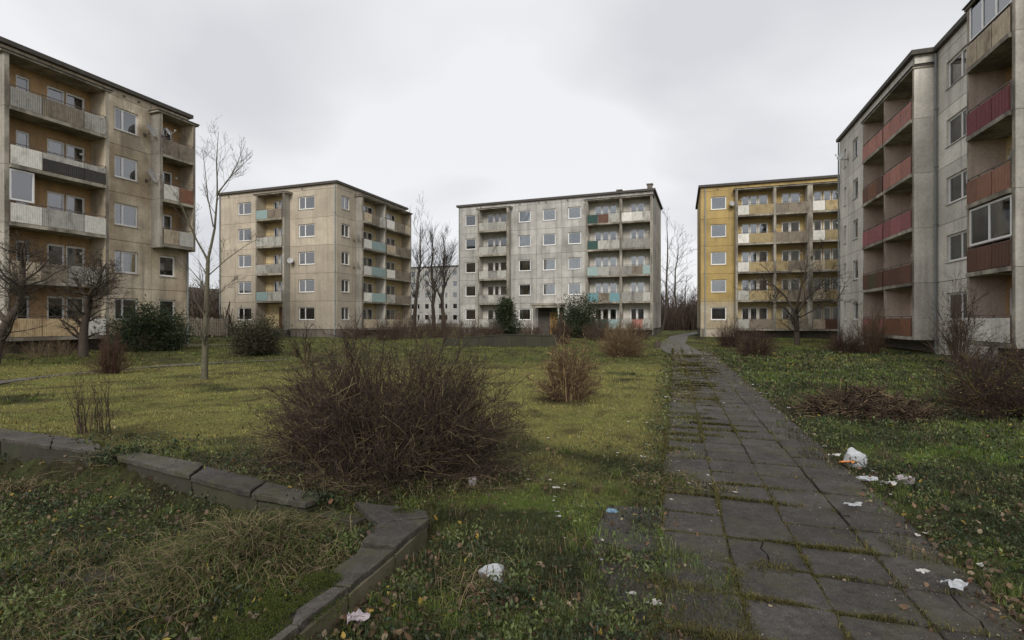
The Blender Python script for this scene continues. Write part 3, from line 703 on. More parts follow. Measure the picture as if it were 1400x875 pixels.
def zones(x, y):
    """weights of yellow lawn, fresh green, dark weed, soil for a spot"""
    x = np.asarray(x, float); y = np.asarray(y, float)
    u, v = path_uv(x, y); pl = planter(x, y)
    n1 = fbm(x, y, .55, 21); n2 = fbm(x, y, 1.7, 33); n3 = fbm(x, y, .16, 41)
    left = 1-sstep(-.1, .3, v)
    lawn = left*sstep(4.0, 7.5, y)*sstep(.30, .48, .6*n1+.4*n2+.06)
    lawn = np.maximum(lawn, .55*(1-left)*sstep(12, 25, y)*sstep(.45, .6, n1))
    lawn = lawn*(1-.65*sstep(17.5, 21, y)*left)
    lawn = lawn*(1-sstep(-.4, .1, pl))
    green = sstep(.42, .62, n2)*(1-lawn)
    soil = sstep(.60, .75, fbm(x, y, 2.3, 55))*.8
    rr = np.hypot((x-SH[0])/1.5, (y-SH[1])/.95); soil = np.maximum(soil, 1-sstep(.75, 1.25, rr + .4*(n2-.5)))
    soil = np.maximum(soil, (1-sstep(.0, .45, np.abs(np.abs(v)-1.05)-.12*n2))*.6)
    soil = np.maximum(soil, .8*(1-sstep(0, .25, np.abs(pl))))
    for q, rad in ((gp(775,548), .75), (gp(1180,568), 1.2), (gp(1375,568), 1.3)):
        soil = np.maximum(soil, .85*(1-sstep(.6, 1.1, np.hypot(x-q[0], y-q[1])/rad)))
    # ground right in front of the far walls
    return lawn, green, np.clip(soil, 0, 1), n1, n2
def zone_col(x, y):
    lawn, green, soil, n1, n2 = zones(x, y)
    c = C_WEED[None]*(1-green[:, None]) + C_GREEN[None]*green[:, None]
    c = c*(1-lawn[:, None]) + C_LAWN[None]*lawn[:, None]
    c = c*(1-.8*soil[:, None]) + C_SOIL[None]*.8*soil[:, None]
    mud = sstep(.60, .70, fbm(x, y, 1.1, 57))[:, None]*.6
    c = c*(1-mud) + C_SOIL[None]*mud
    return c*.8
def ground():
    nx, ny = 340, 340
    ux = np.linspace(-6.6, 6.6, nx); gx = 2.6*np.sinh(ux)*.95
    uy = np.linspace(-6.0, 6.4, ny); gy = 3.0 + 3.2*np.sinh(uy)
    gx = np.clip(gx, -900, 900); gy = np.clip(gy, -600, 950)
    X, Y = np.meshgrid(gx, gy); x = X.ravel(); y = Y.ravel(); z = hz(x, y)
    idx = np.arange(nx*ny).reshape(ny, nx)
    Fc = np.stack([idx[:-1,:-1], idx[:-1,1:], idx[1:,1:], idx[1:,:-1]], -1).reshape(-1, 4)
    col = zone_col(x, y); r = np.hypot(x, y)
    f = sstep(110, 200, r)[:, None]; col = col*(1-f) + f*np.array([.075,.06,.045])
    me = mesh_np('ground', np.stack([x, y, z], 1), Fc, MG, True, col)
    tag(link('ground', me), kind='structure')
def ground_mat():
    m, N, L, B = new_mat('ground'); P = pos(N)
    a = N.new('ShaderNodeAttribute'); a.attribute_name = 'tint'
    n = tex_noise(N, L, P, 14, 8, .75)
    c = mixc(N, L, 1.0, a.outputs['Color'], ramp(N, L, n, [(.3, .45), (.72, 1.45)]), 'MULTIPLY')
    c = mixc(N, L, ramp(N, L, tex_noise(N, L, P, 3.1, 6, .7), [(.55, 0), (.72, .55)]), c, (.045,.033,.02))
    c = mixc(N, L, ramp(N, L, tex_noise(N, L, P, 60, 3, .6), [(.64, 0), (.74, .7)]), c, (.16,.13,.08))
    L.new(c, B.inputs['Base Color']); B.inputs['Roughness'].default_value = 1; B.inputs['Specular IOR Level'].default_value = .1
    L.new(bump(N, L, n, .8, .05), B.inputs['Normal']); return m
MG = ground_mat(); ground()

def paving_mat(name, base, moss=.7):
    m, N, L, B = new_mat(name); P = pos(N)
    oi = N.new('ShaderNodeObjectInfo').outputs['Random']
    c = mixc(N, L, 1.0, base, ramp(N, L, oi, [(0, .72), (1, 1.25)]), 'MULTIPLY')
    c = mixc(N, L, 1.0, c, ramp(N, L, tex_noise(N, L, P, 2.6, 6, .7), [(.3, .5), (.7, 1.5)]), 'MULTIPLY')
    c = mixc(N, L, 1.0, c, ramp(N, L, tex_noise(N, L, P, 17, 6, .75), [(.35, .6), (.65, 1.35)]), 'MULTIPLY')
    v = N.new('ShaderNodeTexVoronoi'); v.inputs['Scale'].default_value = 120; L.new(P, v.inputs['Vector'])
    c = mixc(N, L, ramp(N, L, v.outputs['Distance'], [(.12, .8), (.26, 0)]), c, (.26,.245,.22))
    c = mixc(N, L, ramp(N, L, tex_noise(N, L, P, 1.9, 7, .75), [(.50, 0), (.66, moss)]), c, (.058,.056,.024))
    c = mixc(N, L, ramp(N, L, tex_noise(N, L, P, 5, 7, .7), [(.52, 0), (.66, .75)]), c, (.038,.03,.022))
    L.new(c, B.inputs['Base Color']); L.new(ramp(N, L, tex_noise(N, L, P, 3, 4), [(.3, .55), (.7, .9)]), B.inputs['Roughness'])
    B.inputs['Specular IOR Level'].default_value = .35
    b1 = N.new('ShaderNodeBump'); b1.inputs['Strength'].default_value = .7; b1.inputs['Distance'].default_value = .03; L.new(tex_noise(N, L, P, 9, 7, .7), b1.inputs['Height'])
    b2 = N.new('ShaderNodeBump'); b2.inputs['Strength'].default_value = .6; b2.inputs['Distance'].default_value = .008; L.new(tex_noise(N, L, P, 70, 6, .75), b2.inputs['Height']); L.new(b1.outputs[0], b2.inputs['Normal'])
    L.new(b2.outputs[0], B.inputs['Normal']); return m
M['paving'] = paving_mat('dark concrete paving', (.043,.037,.033))
M['pavebed'] = plain('mossy joint soil', (.05,.045,.022), 1, .5, 9, .1)
M['farpath'] = paving_mat('far path surface', (.085,.078,.07), .3)
def ribbon(pts, w, z=.004, thick=.0):
    V = []; Fc = []
    for i, p in enumerate(pts):
        a = np.array(pts[max(0, i-1)][:2]); b = np.array(pts[min(len(pts)-1, i+1)][:2]); d = (b-a)/np.linalg.norm(b-a)
        n = np.array([d[1], -d[0]]); ww = p[2] if len(p) > 2 else w
        for s in (-.5, .5): q = np.array(p[:2])+n*s*ww; V.append((q[0], q[1], max(float(hz(*q)), -.02)+z))
    for i in range(len(pts)-1): Fc.append((2*i, 2*i+1, 2*i+3, 2*i+2))
    return V, Fc
def dense(pts, step):
    out = []
    for a, b in zip(pts[:-1], pts[1:]):
        n = max(1, int(math.dist(a[:2], b[:2])/step))
        for i in range(n): out.append(tuple(a[j]+(b[j]-a[j])*i/n for j in range(len(a))))
    return out+[pts[-1]]
def paths():
    pts = [path_xy(u, 0) + (2.02,) for u in np.arange(-8, 18.1, .5)]
    u0 = pts[-1]
    far = [u0, (9.25,28.3,1.95), (10.15,32,1.9), (11.5,36.8,1.8), (13.8,43,1.7), (17.3,53,1.7), (22.5,64,1.7), (28,74,1.7)]
    V, Fc = ribbon(pts, 2, .003); me = bpy.data.meshes.new('path'); me.from_pydata(V, [], Fc); me.materials.append(M['pavebed'])
    p = tag(link('path', me), kind='structure')
    V, Fc = ribbon(dense(far, 1.0), 1.7, .03); me = bpy.data.meshes.new('far_path'); me.from_pydata(V, [], Fc); me.materials.append(M['farpath'])
    tag(link('far_path', me), kind='structure')
    rr = random.Random(4); variants = []
    for i in range(9):
        w, d = .484, .449; b = MB()
        # slightly irregular outline with worn corners; some variants are cracked in two
        def outline(x0, x1, y0, y1):
            j = lambda: rr.uniform(-.008, .008); c = .02+rr.random()*.02
            return [(x0+c+j(),y0+j()),(x1-c+j(),y0+j()),(x1+j(),y0+c+j()),(x1+j(),y1-c+j()),(x1-c+j(),y1+j()),(x0+c+j(),y1+j()),(x0+j(),y1-c+j()),(x0+j(),y0+c+j())]
        def slab(o):
            n = len(b.v); k = len(o); cx = sum(q[0] for q in o)/k; cy = sum(q[1] for q in o)/k; ti = rr.uniform(-.012,.012); tj = rr.uniform(-.012,.012)
            for z, s in ((0, 1.0), (.044, 1.0), (.05, .965)):
                b.v += [(cx+(q[0]-cx)*s, cy+(q[1]-cy)*s, z+(ti*(q[0]-cx)+tj*(q[1]-cy) if z else 0)) for q in o]
            for l in range(2):
                for i2 in range(k): j2 = (i2+1) % k; b.f.append((n+l*k+i2, n+l*k+j2, n+(l+1)*k+j2, n+(l+1)*k+i2))
            b.f.append(tuple(range(n+2*k, n+3*k)))
        if i == 8:
            slab([(-w/2,-d/2),(w/2-.12,-d/2),(.02,-.05),(-.07,.06),(-w/2,.11)]); slab([(w/2-.112,-d/2),(w/2,-d/2),(w/2,d/2),(-w/2,d/2),(-w/2,.118),(-.066,.068),(.028,-.044)])
        elif i == 7:
            slab([(-w/2,-d/2),(-.02,-d/2),(.0,-.02),(-.03,.08),(.01,d/2),(-w/2,d/2)]); slab([(-.012,-d/2),(w/2,-d/2),(w/2,d/2),(.018,d/2),(-.022,.082),(.008,-.02)])
        else: slab(outline(-w/2, w/2, -d/2, d/2))
        variants.append(b.mesh('paving_slab', M['paving']))
    n = 0
    for i in range(-13, 39):
        for j in range(-1 if i < -8 else 0, 4):
            u = (i+.5)*.46; v = -.99+(j+.5)*.495
            x, y = path_xy(u + rr.uniform(-.006,.006), v + rr.uniform(-.006,.006))
            if y < .3: continue
            link('paving_slab', variants[rr.choice((0,1,2,3,4,5,6,0,1,2,3,4,5,6,0,1,2,3,4,5,6,7,8))], p, (x, y, -.045+rr.uniform(-.008,.012)), (rr.uniform(-.016,.016), rr.uniform(-.016,.016), -PPHI+rr.uniform(-.012,.012)+rr.choice((0, math.pi))))
    # narrow footpaths in front of the left and tan blocks
    a = [gp(-60,533), gp(0,523), gp(100,511), gp(200,502.5), gp(300,496.5), gp(400,491), gp(480,487.5)]
    V, Fc = ribbon(dense(a, .8), .55, .02); me = bpy.data.meshes.new('footpath'); me.from_pydata(V, [], Fc); me.materials.append(M['farpath']); tag(link('footpath', me), kind='structure')
    a = [gp(240,472.5), gp(300,472), gp(345,471), gp(372,468)]
    V, Fc = ribbon(dense(a, 1.0), 1.0, .02); me = bpy.data.meshes.new('footpath'); me.from_pydata(V, [], Fc); me.materials.append(M['farpath']); tag(link('footpath', me), kind='structure')
paths()

# ================================================================= TUBES, SHRUBS, TREES
def tubes(P, Rr, sides=3):
    P = np.asarray(P, float); Rr = np.asarray(Rr, float); n, k, _ = P.shape
    T = np.gradient(P, axis=1); T /= np.linalg.norm(T, axis=2, keepdims=True)+1e-9
    ref = np.where(np.abs(T[:, :1, 2:3]) > .8, np.array([1., .2, 0]), np.array([0., .1, 1.]))
    U = np.cross(T, np.broadcast_to(ref, T.shape)); U /= np.linalg.norm(U, axis=2, keepdims=True)+1e-9
    W = np.cross(T, U)
    a = np.arange(sides)*2*math.pi/sides
    V = P[:, :, None] + Rr[:, :, None, None]*(np.cos(a)[None, None, :, None]*U[:, :, None] + np.sin(a)[None, None, :, None]*W[:, :, None])
    base = (np.arange(n)*k*sides)[:, None, None] + (np.arange(k-1)*sides)[None, :, None]; s = np.arange(sides)[None, None]; s2 = (s+1) % sides
    Fc = np.stack([base+s, base+s2, base+sides+s2, base+sides+s], -1).reshape(-1, 4)
    return V.reshape(-1, 3), Fc
def join(parts):
    V = []; Fc = []; Cc = []; n = 0
    for v, f, c in parts:
        V.append(v); Fc.append(f+n); Cc.append(np.broadcast_to(c, v.shape) if np.ndim(c) == 1 else c); n += len(v)
    return np.concatenate(V), np.concatenate(Fc), np.concatenate(Cc)
def unit(v): return v/(np.linalg.norm(v, axis=-1, keepdims=True)+1e-9)
def colvar(rng, n, rep, base, alt=None, pa=.2, var=.3):
    c = np.array(base)[None]*(1+rng.uniform(-var, var, (n, 1)))
    if alt is not None: k = rng.random(n) < pa; c[k] = np.array(alt)*(1+rng.uniform(-var, var, (k.sum(), 1)))
    return np.repeat(c, rep, axis=0)
def shrub(label, x, y, w, h, stems, twigs, base=.25, r=.006, colour=(.045,.03,.026), alt=(.12,.09,.04), pa=.12, seed=0, wig=.05, name='bare_shrub', cat='shrub', group=None, fill=.5, tl=.22, twist=.35, depth=None, flat=1.0, sq=0):
    rng = np.random.default_rng(seed); z0 = float(hz(x, y)); dep = depth or w
    n = stems; k = 8 if stems > 900 else 6; t = np.linspace(0, 1, k)[None, :, None]
    az = rng.uniform(0, 2*math.pi, n); el = np.arcsin(rng.uniform(.02, 1, n)**flat)
    rad = rng.uniform(fill, 1.05, n)*(1+.12*np.sin(3*az+seed)+.1*np.sin(5*az+1.3*seed))
    end = np.stack([np.cos(az)*np.cos(el)*w/2*rad, np.sin(az)*np.cos(el)*dep/2*rad, np.sin(el)*h*rad+.03], 1)
    b = np.stack([np.cos(az)*base*w*rng.random(n)**.5, np.sin(az)*base*dep*rng.random(n)**.5, np.full(n, -.03)], 1)
    old = 1+1.6*(rng.random(n) < .04)*(rad < .8)*(stems > 900)
    if sq: rad = rad/(np.abs(np.cos(el))**sq+np.abs(np.sin(el))**sq)**(1/sq)*1.0
    end = np.stack([np.cos(az)*np.cos(el)*w/2*rad, np.sin(az)*np.cos(el)*dep/2*rad, np.sin(el)*h*rad+.03], 1); Rr = (r*rng.uniform(.55, 1.3, n)*old)[:, None]*np.linspace(1, .3, k)[None]
    mid = b + (end-b)*np.array([.35, .35, .72])
    P = (1-t)**2*b[:, None] + 2*t*(1-t)*mid[:, None] + t*t*end[:, None]
    P = P + np.cumsum(rng.normal(0, wig*.35*min(h, 1.6), (n, k, 3)), axis=1)*t*.6
    parts = []
    v, f = tubes(P, Rr); parts.append((v, f, colvar(rng, n, k*3, colour, alt, pa)))
    def offs(P, m, L0, L1, rr, k2, spread):
        i = rng.integers(0, len(P), m); tt = (1-.7*rng.random(m)**1.35)*.985*(P.shape[1]-1); j = np.minimum(tt.astype(int), P.shape[1]-2); fr = (tt-j)[:, None]
        s = P[i, j]*(1-fr)+P[i, j+1]*fr; d = unit(P[i, j+1]-P[i, j]) + rng.normal(0, spread, (m, 3)) + np.array([0, 0, .15]); d = unit(d)
        L = rng.uniform(L0, L1, m)[:, None, None]; t2 = np.linspace(0, 1, k2)[None, :, None]
        Q = s[:, None] + d[:, None]*L*t2 + np.cumsum(rng.normal(0, .10, (m, k2, 3))*L, axis=1)*t2
        return Q, (rr*rng.uniform(.6, 1.2, m))[:, None]*np.linspace(1, .35, k2)[None]
    Q, q = offs(P, twigs, tl*.4*h, tl*1.2*h, r*.55, 4, twist); v, f = tubes(Q, q); parts.append((v, f, colvar(rng, twigs, 12, colour, alt, pa)))
    Q2, q2 = offs(Q, int(twigs*1.5), tl*.15*h, tl*.5*h, r*.40, 2, twist*1.6); v, f = tubes(Q2, q2); parts.append((v, f, colvar(rng, len(Q2), 6, colour, alt, pa)))
    V, Fc, Cc = join(parts)
    o = link(name, mesh_np(name, V, Fc, M['twig'], False, Cc), None, (x, y, z0)); tag(o, label, cat, group); return o

def leaves(rng, C, size, aspect=.5, up=.3):
    """kite leaves at points C"""
    n = len(C); d = unit(rng.normal(0, 1, (n, 3))+np.array([0, 0, up])); w = unit(np.cross(d, rng.normal(0, 1, (n, 3)))); nn = np.cross(d, w)
    s = size*rng.uniform(.6, 1.3, (n, 1))
    V = np.stack([C, C+d*s*.5+w*s*aspect*.5+nn*s*.12, C+d*s, C+d*s*.5-w*s*aspect*.5+nn*s*.12], 1).reshape(-1, 3)
    i = np.arange(n)[:, None]*4
    return V, np.concatenate([i+np.array([[0,1,2]]), i+np.array([[0,2,3]])])
def evergreen(label, x, y, w, h, n, size, seed, colour=(.020,.034,.014), alt=(.040,.058,.020), cone=0, name='evergreen_shrub', cat='shrub', aspect=.28, twiggy=0):
    rng = np.random.default_rng(seed); z0 = float(hz(x, y)); e = link(name, None, None, (x, y, z0)); tag(e, label, cat)
    m = 110; az = rng.uniform(0, 2*math.pi, m); zz = rng.uniform(.05, 1, m)
    prof = (1-zz*cone)*np.sqrt(np.clip(1-((zz-.35)/.72)**2, .04, 1)) if not cone else (1.02-zz)**.75+.08
    rad = prof*rng.uniform(.35, .95, m)
    tips = np.stack([np.cos(az)*rad*w/2, np.sin(az)*rad*w/2, zz*h], 1)
    t = np.linspace(0, 1, 6)[None, :, None]; root = np.zeros((m, 3)); root[:, 2] = np.where(cone > 0, np.maximum(tips[:, 2]-.25*h, 0), 0)
    mid = (root+tips)/2+np.array([0, 0, -.04*h])
    P = (1-t)**2*root[:, None]+2*t*(1-t)*mid[:, None]+t*t*tips[:, None]
    v, f = tubes(P, np.linspace(.028, .006, 6)[None]*np.ones((m, 1)), 4); kid(e, 'stem', mesh_np('stem', v, f, M['twig'], False, np.array([.05,.04,.03])))
    if cone: kid(e, 'trunk', MB().cyl((0,0,-.1),(0,0,h*.97),.07,7,.01).mesh('trunk', M['bark']))
    per = n//m; C = []; D = []
    for i in range(m):
        k = rng.integers(1, 6, per); base = P[i, np.minimum(k, 5)]; ax = unit(tips[i]-root[i]+np.array([0,0,.02]))
        L = rng.uniform(0, .24*w, per)[:, None]; c = base + ax*L*.5 + rng.normal(0, .07*w, (per, 3))*np.array([1,1,.6]); C.append(c)
        D.append(np.repeat(rng.uniform(0, 1), per))
    C = np.concatenate(C); D = np.concatenate(D); C[:, 2] = np.abs(C[:, 2])
    v, f = leaves(rng, C, size, aspect, .25)
    cc = np.array(colour)[None]*(1-D[:, None])+np.array(alt)[None]*D[:, None]; cc = cc*rng.uniform(.7, 1.35, (len(C), 1))
    tag(kid(e, 'foliage', mesh_np('foliage', v, f, M['leafm'], False, np.repeat(cc, 4, axis=0))), kind='stuff')
    return e

def tree(label, x, y, H, r0, seed, mains=None, Z=None, lv=(9, 6, 4), spread=.8, first=.28, name='bare_tree', colour=(.055,.045,.038), alt=(.085,.075,.05), group=None, up=.25, twr=.0045, length=.42, bark='bark', trim=1.0, kinds=None):
    rng = np.random.default_rng(seed); z0 = float(hz(x, y)) - .05
    e = link(name, None, None, (x, y, z0)); tag(e, label, 'tree', group)
    K = 7
    def resample(pts, k=K):
        pts = np.array(pts, float); d = np.r_[0, np.cumsum(np.linalg.norm(np.diff(pts, axis=0), axis=1))]; t = np.linspace(0, d[-1], k)
        return np.stack([np.interp(t, d, pts[:, i]) for i in range(3)], 1)
    L0 = []
    if mains:
        for pts, ra, rb in mains:
            q = []
            for i, p in enumerate(pts): q.append([(p[0]-700)/700*Z - x, (p[2] if len(p) > 2 else 0), EYE+(437.5-p[1])/700*Z - z0])
            L0.append((resample(q, 9), np.linspace(ra, rb, 9)))
    else:
        t = np.linspace(0, 1, 9); w = np.cumsum(rng.normal(0, .012*H, (9, 2)), axis=0); w -= w[0]
        L0.append((np.stack([w[:, 0], w[:, 1], t*H], 1), r0*(1-t)**.8+.008))
    def spawn(par, n, lf, rf, sp, k, minr, t0, t1):
        P = []; Q = []
        for pts, rr in par:
            kk = len(pts); Lp = np.linalg.norm(pts[-1]-pts[0])
            for _ in range(max(1, int(round(n*rng.uniform(.7, 1.3))))):
                tt = rng.uniform(t0, t1)*(kk-1); j = min(int(tt), kk-2); fr = tt-j; s = pts[j]*(1-fr)+pts[j+1]*fr; r = (rr[j]*(1-fr)+rr[j+1]*fr)
                d = unit(pts[j+1]-pts[j]); o = rng.normal(0, 1, 3); o -= d*np.dot(o, d); o = unit(o); d = unit(d*(1-sp*.5)+o*sp+np.array([0, 0, up]))
                L = Lp*lf*(1-.45*tt/(kk-1))*rng.uniform(.6, 1.25); t = np.linspace(0, 1, k)[:, None]
                cur = s + d*L*t + np.cumsum(rng.normal(0, .055*L, (k, 3)), axis=0)*t + np.array([0, 0, up*.5*L])*t**2
                cur[0] = s; P.append(cur); Q.append(np.linspace(max(min(r*rf, r*.9), minr), minr*.5, k))
        return list(zip(P, Q))
    L1 = spawn(L0, lv[0], length, .34, spread, K, twr*1.6, first if not mains else .25, .97)
    L2 = spawn(L1, lv[1], .52, .55, spread, 4, twr*1.2, .15, .98)
    L3 = spawn(L2, lv[2], .5, .6, spread, 3, twr, .15, .98)
    v, f, c = join([tubes(np.array([a]), np.array([b]), 9) + (np.array(colour),) for a, b in L0])
    # roots flare
    tr = mesh_np('trunk', v, f, M[bark], True, c); kid(e, 'trunk', tr)
    v, f = tubes([a for a, b in L1], [b for a, b in L1], 5); parts = [(v, f, np.array(colour))]
    for a_, s_ in ((L2, 3), (L3, 3)):
        v, f = tubes([a for a, b in a_], [b for a, b in a_], s_); parts.append((v, f, colvar(rng, len(a_), len(v)//len(a_), colour, alt, .3)))
    V, Fc, Cc = join(parts); kid(e, 'crown', mesh_np('crown', V, Fc, M['twig'], False, Cc)); return e

# ---------------- trees
x, y = gp(280, 518)
tree('slender young bare tree with forked leader on the lawn, left of centre', x, y, 7, .1, 21, Z=14.8, mains=[
    ([(280,520),(281,470),(283,410),(285,352)], .095, .048),
    ([(285,354),(291,315,.1),(298,262,.0),(299,222,-.1),(302,182,-.1)], .04, .005),
    ([(285,356),(274,328,-.2),(265,302,-.3),(261,284,-.4),(249,262,-.5)], .03, .005),
    ([(298,264),(308,243,.2),(318,218,.3),(329,188,.3)], .02, .004),
    ([(292,310),(279,268,.2),(272,225,.3),(268,196,.3)], .02, .005),
    ([(297,268),(315,251,-.2),(332,237,-.3),(349,221,-.3)], .016, .005),
    ([(283,436),(297,414,-.3),(318,398,-.5),(336,384,-.6)], .018, .005),
    ([(283,410),(271,396,.3),(256,381,.4)], .02, .006),
    ([(284,378),(300,352,.4),(324,330,.6),(341,318,.8)], .018, .005)],
    lv=(9, 5, 3), spread=.75, colour=(.10,.085,.065), alt=(.06,.045,.035), bark='bark_green', twr=.0026, length=.36, up=.3)
x, y = gp(115, 488)
tree('thick pollarded bare tree in front of the left block balconies', x, y, 5, .25, 22, Z=23.6, mains=[
    ([(115,492),(115,462),(117,440),(123,416)], .21, .12), ([(122,420),(131,404,-.3),(143,396,-.6),(160,390,-.9)], .15, .03),
    ([(120,425),(110,405,.3),(98,392,.5),(84,378,.8)], .12, .03), ([(123,418),(127,398,.2),(132,376,.3),(131,352,.3)], .10, .02),
    ([(131,404),(146,382,-.4),(160,362,-.6)], .08, .02), ([(118,434),(104,420,-.4),(88,414,-.8)], .07, .02), ([(128,408),(150,412,-.8),(176,402,-1.2)], .07, .015)],
    lv=(13, 8, 4), spread=.95, colour=(.05,.038,.03), twr=.0055, length=.7, up=.12)
tree('leaning bare tree at the far left edge before the balconies', -18.9, 19.0, 5, .25, 23, Z=19.0, mains=[
    ([(-10,505),(-4,478),(6,445),(27,417),(31,390),(31,362)], .19, .075), ([(31,372),(24,350,.3),(14,330,.5)], .07, .015), ([(31,366),(40,345,-.3),(52,330,-.5)], .07, .015),
    ([(8,440),(-10,425,.2),(-30,418,.3)], .10, .03), ([(27,417),(44,404,-.5),(66,392,-.9)], .07, .02), ([(29,400),(10,385,.5),(-10,372,.8)], .08, .02), ([(31,384),(56,374,-.2),(80,352,-.3)], .05, .012)],
    lv=(12, 8, 4), spread=.95, colour=(.045,.036,.03), twr=.005, length=.7, up=.12)
x, y = gp(1090, 471)
tree('bare spreading tree in front of the ochre block balconies', x, y, 6, .2, 24, Z=y, mains=[
    ([(1090,474),(1089,450),(1088,425)], .20, .14), ([(1088,428),(1078,405,.4),(1062,386,.7),(1046,376,1)], .10, .02), ([(1088,426),(1090,400,-.3),(1096,372,-.5),(1098,350,-.6)], .10, .02),
    ([(1089,430),(1104,408,.2),(1122,392,.4),(1142,384,.6)], .10, .02), ([(1088,440),(1068,422,-.6),(1040,412,-1)], .07, .02), ([(1089,436),(1112,420,-.8),(1138,410,-1.2)], .06, .02)],
    lv=(9, 6, 4), spread=.85, colour=(.05,.04,.032), twr=.010, length=.7, up=.18)
G_FAR = 'tall bare trees behind the gaps between blocks'
for px, Zt, Ht, sd_, lab in ((566, 82, 17.5, 31, 'tall bare tree standing nearest the tan block in the gap before the far pale block'),
                        (593, 84, 16.8, 32, 'middle tall bare tree in the gap between the tan and grey blocks'),
                        (606, 80, 14.8, 33, 'tall bare tree nearest the grey block, its leaning trunk before the far pale block'),
                        (905, 80, 18.5, 34, 'tall one-sided bare tree rising right beside the end of the grey block'),
                        (921, 86, 16.0, 35, 'shorter bushy bare tree midway between the grey and ochre blocks'),
                        (936, 92, 9.5, 36, 'low bare tree close to the ochre block corner over the far path')):
    R_ = px > 900
    tree(lab, (px-700)/700*Zt, Zt, Ht, .22 if R_ else .34, sd_, lv=(16, 6, 3) if R_ else (26, 8, 4), spread=.62 if not R_ else .8, first=.22, twr=.013, length=.34 if not R_ else .30, up=.42 if not R_ else .25, colour=(.042,.036,.032), group=G_FAR)

# ---------------- shrubs
x, y = SH
shrub('very large dark bare shrub of arching twigs in the middle of the lawn', x-.06, y+.15, 3.12, 1.36, 1000, 11500, base=.24, r=.0058, colour=(.052,.036,.029), alt=(.17,.135,.07), pa=.16, seed=51, tl=.17, wig=.06, fill=.62, depth=2.1, flat=1.05, twist=.8, sq=2.7)
x, y = gp(775, 546)
shrub('upright tan brown bare shrub with thick pruned canes right of the large one', x, y, 1.55, 1.36, 170, 1300, base=.24, r=.013, colour=(.11,.07,.045), alt=(.26,.19,.09), pa=.35, seed=52, tl=.16, wig=.06, fill=.5, flat=.75, twist=.6)
x, y = gp(850, 487)
shrub('light tan bushy bare shrub before the grey block right corner', x, y, 2.5, 1.6, 420, 2600, base=.16, r=.012, colour=(.16,.105,.06), alt=(.22,.17,.09), pa=.3, seed=53, tl=.2, flat=.8)
x, y = gp(150, 511)
shrub('small reddish brown bare shrub on the lawn before the left block', x, y, 1.15, 1.25, 170, 900, base=.2, r=.008, colour=(.075,.04,.03), alt=(.12,.08,.05), seed=54, flat=.7)
x, y = gp(128, 601)
shrub('tuft of thin upright dark twigs just behind the planter wall', x, y, .75, .95, 46, 160, base=.3, r=.006, colour=(.05,.035,.028), seed=55, flat=.5, tl=.15)
x, y = gp(418, 505)
shrub('young single-stemmed bare sapling rising behind the large shrub', x, y, .95, 1.35, 12, 110, base=.03, r=.02, colour=(.05,.035,.028), seed=56, flat=.5, tl=.3, name='bare_sapling', cat='sapling')
for px, py, w, h, s, lab in ((997, 475, 2.3, 1.75, 57, 'dark brown bare shrub left of its pair beside the path before the ochre block'),
                             (1032, 487, 2.2, 1.4, 58, 'dark brown bare shrub nearer the path, right one of the pair'),
                             (1156, 483, 2.3, 1.35, 59, 'loose bare shrub where the ochre and the right grey block meet')):
    x, y = gp(px, py); shrub(lab, x, y, w, h, 260, 1200, base=.2, r=.011, colour=(.065,.04,.032), alt=(.12,.085,.05), seed=s, flat=.8)
x, y = gp(1380, 566)
_rs = shrub('large reddish brown thorny shrub with yellow leaf specks at the right edge', x+.1, y, 2.9, 1.22, 500, 3600, base=.25, r=.008, colour=(.045,.029,.024), alt=(.14,.12,.03), pa=.12, seed=60, fill=.35, tl=.25, twist=.6)
def specks():
    rng = np.random.default_rng(64); n = 2600; a = rng.uniform(0, 6.28, n); e = np.arcsin(rng.uniform(0, 1, n)); r = rng.uniform(.3, 1, n)
    C = np.stack([x+.1+np.cos(a)*np.cos(e)*1.4*r, y+np.sin(a)*np.cos(e)*1.4*r, float(hz(x, y))+.05+np.sin(e)*1.12*r], 1)
    v, f = leaves(rng, C, .035, .6, .2); c = np.array([[.07,.04,.03],[.05,.055,.02],[.30,.24,.05],[.11,.05,.03]])[rng.choice(4, n, p=[.45,.3,.08,.17])]
    o = _rs; m = mesh_np('leaf_specks', v-np.array(o.location)[None], f, M['leafm'], False, np.repeat(c, 4, 0)); tag(link('leaf_specks', m, o), kind='stuff')
specks()
x, y = gp(1372, 495)
shrub('tall thin bare shrub climbing before the white balcony of the right block', 16.2, 18.6, 1.8, 2.9, 46, 420, base=.1, r=.014, colour=(.085,.06,.05), seed=61, flat=.5, tl=.3, twist=.6)
x, y = gp(1212, 489)
shrub('pale brown climbing brush against the base of the right block', 18.4, 26.2, 1.9, 1.9, 90, 700, base=.2, r=.012, colour=(.13,.09,.06), seed=62, flat=.6, tl=.3)
shrub('low tangled brush at the wall under the white balcony of the right block', 15.9, 16.6, 3.0, .95, 260, 1500, base=.4, r=.009, colour=(.06,.042,.034), seed=63, flat=1.0)
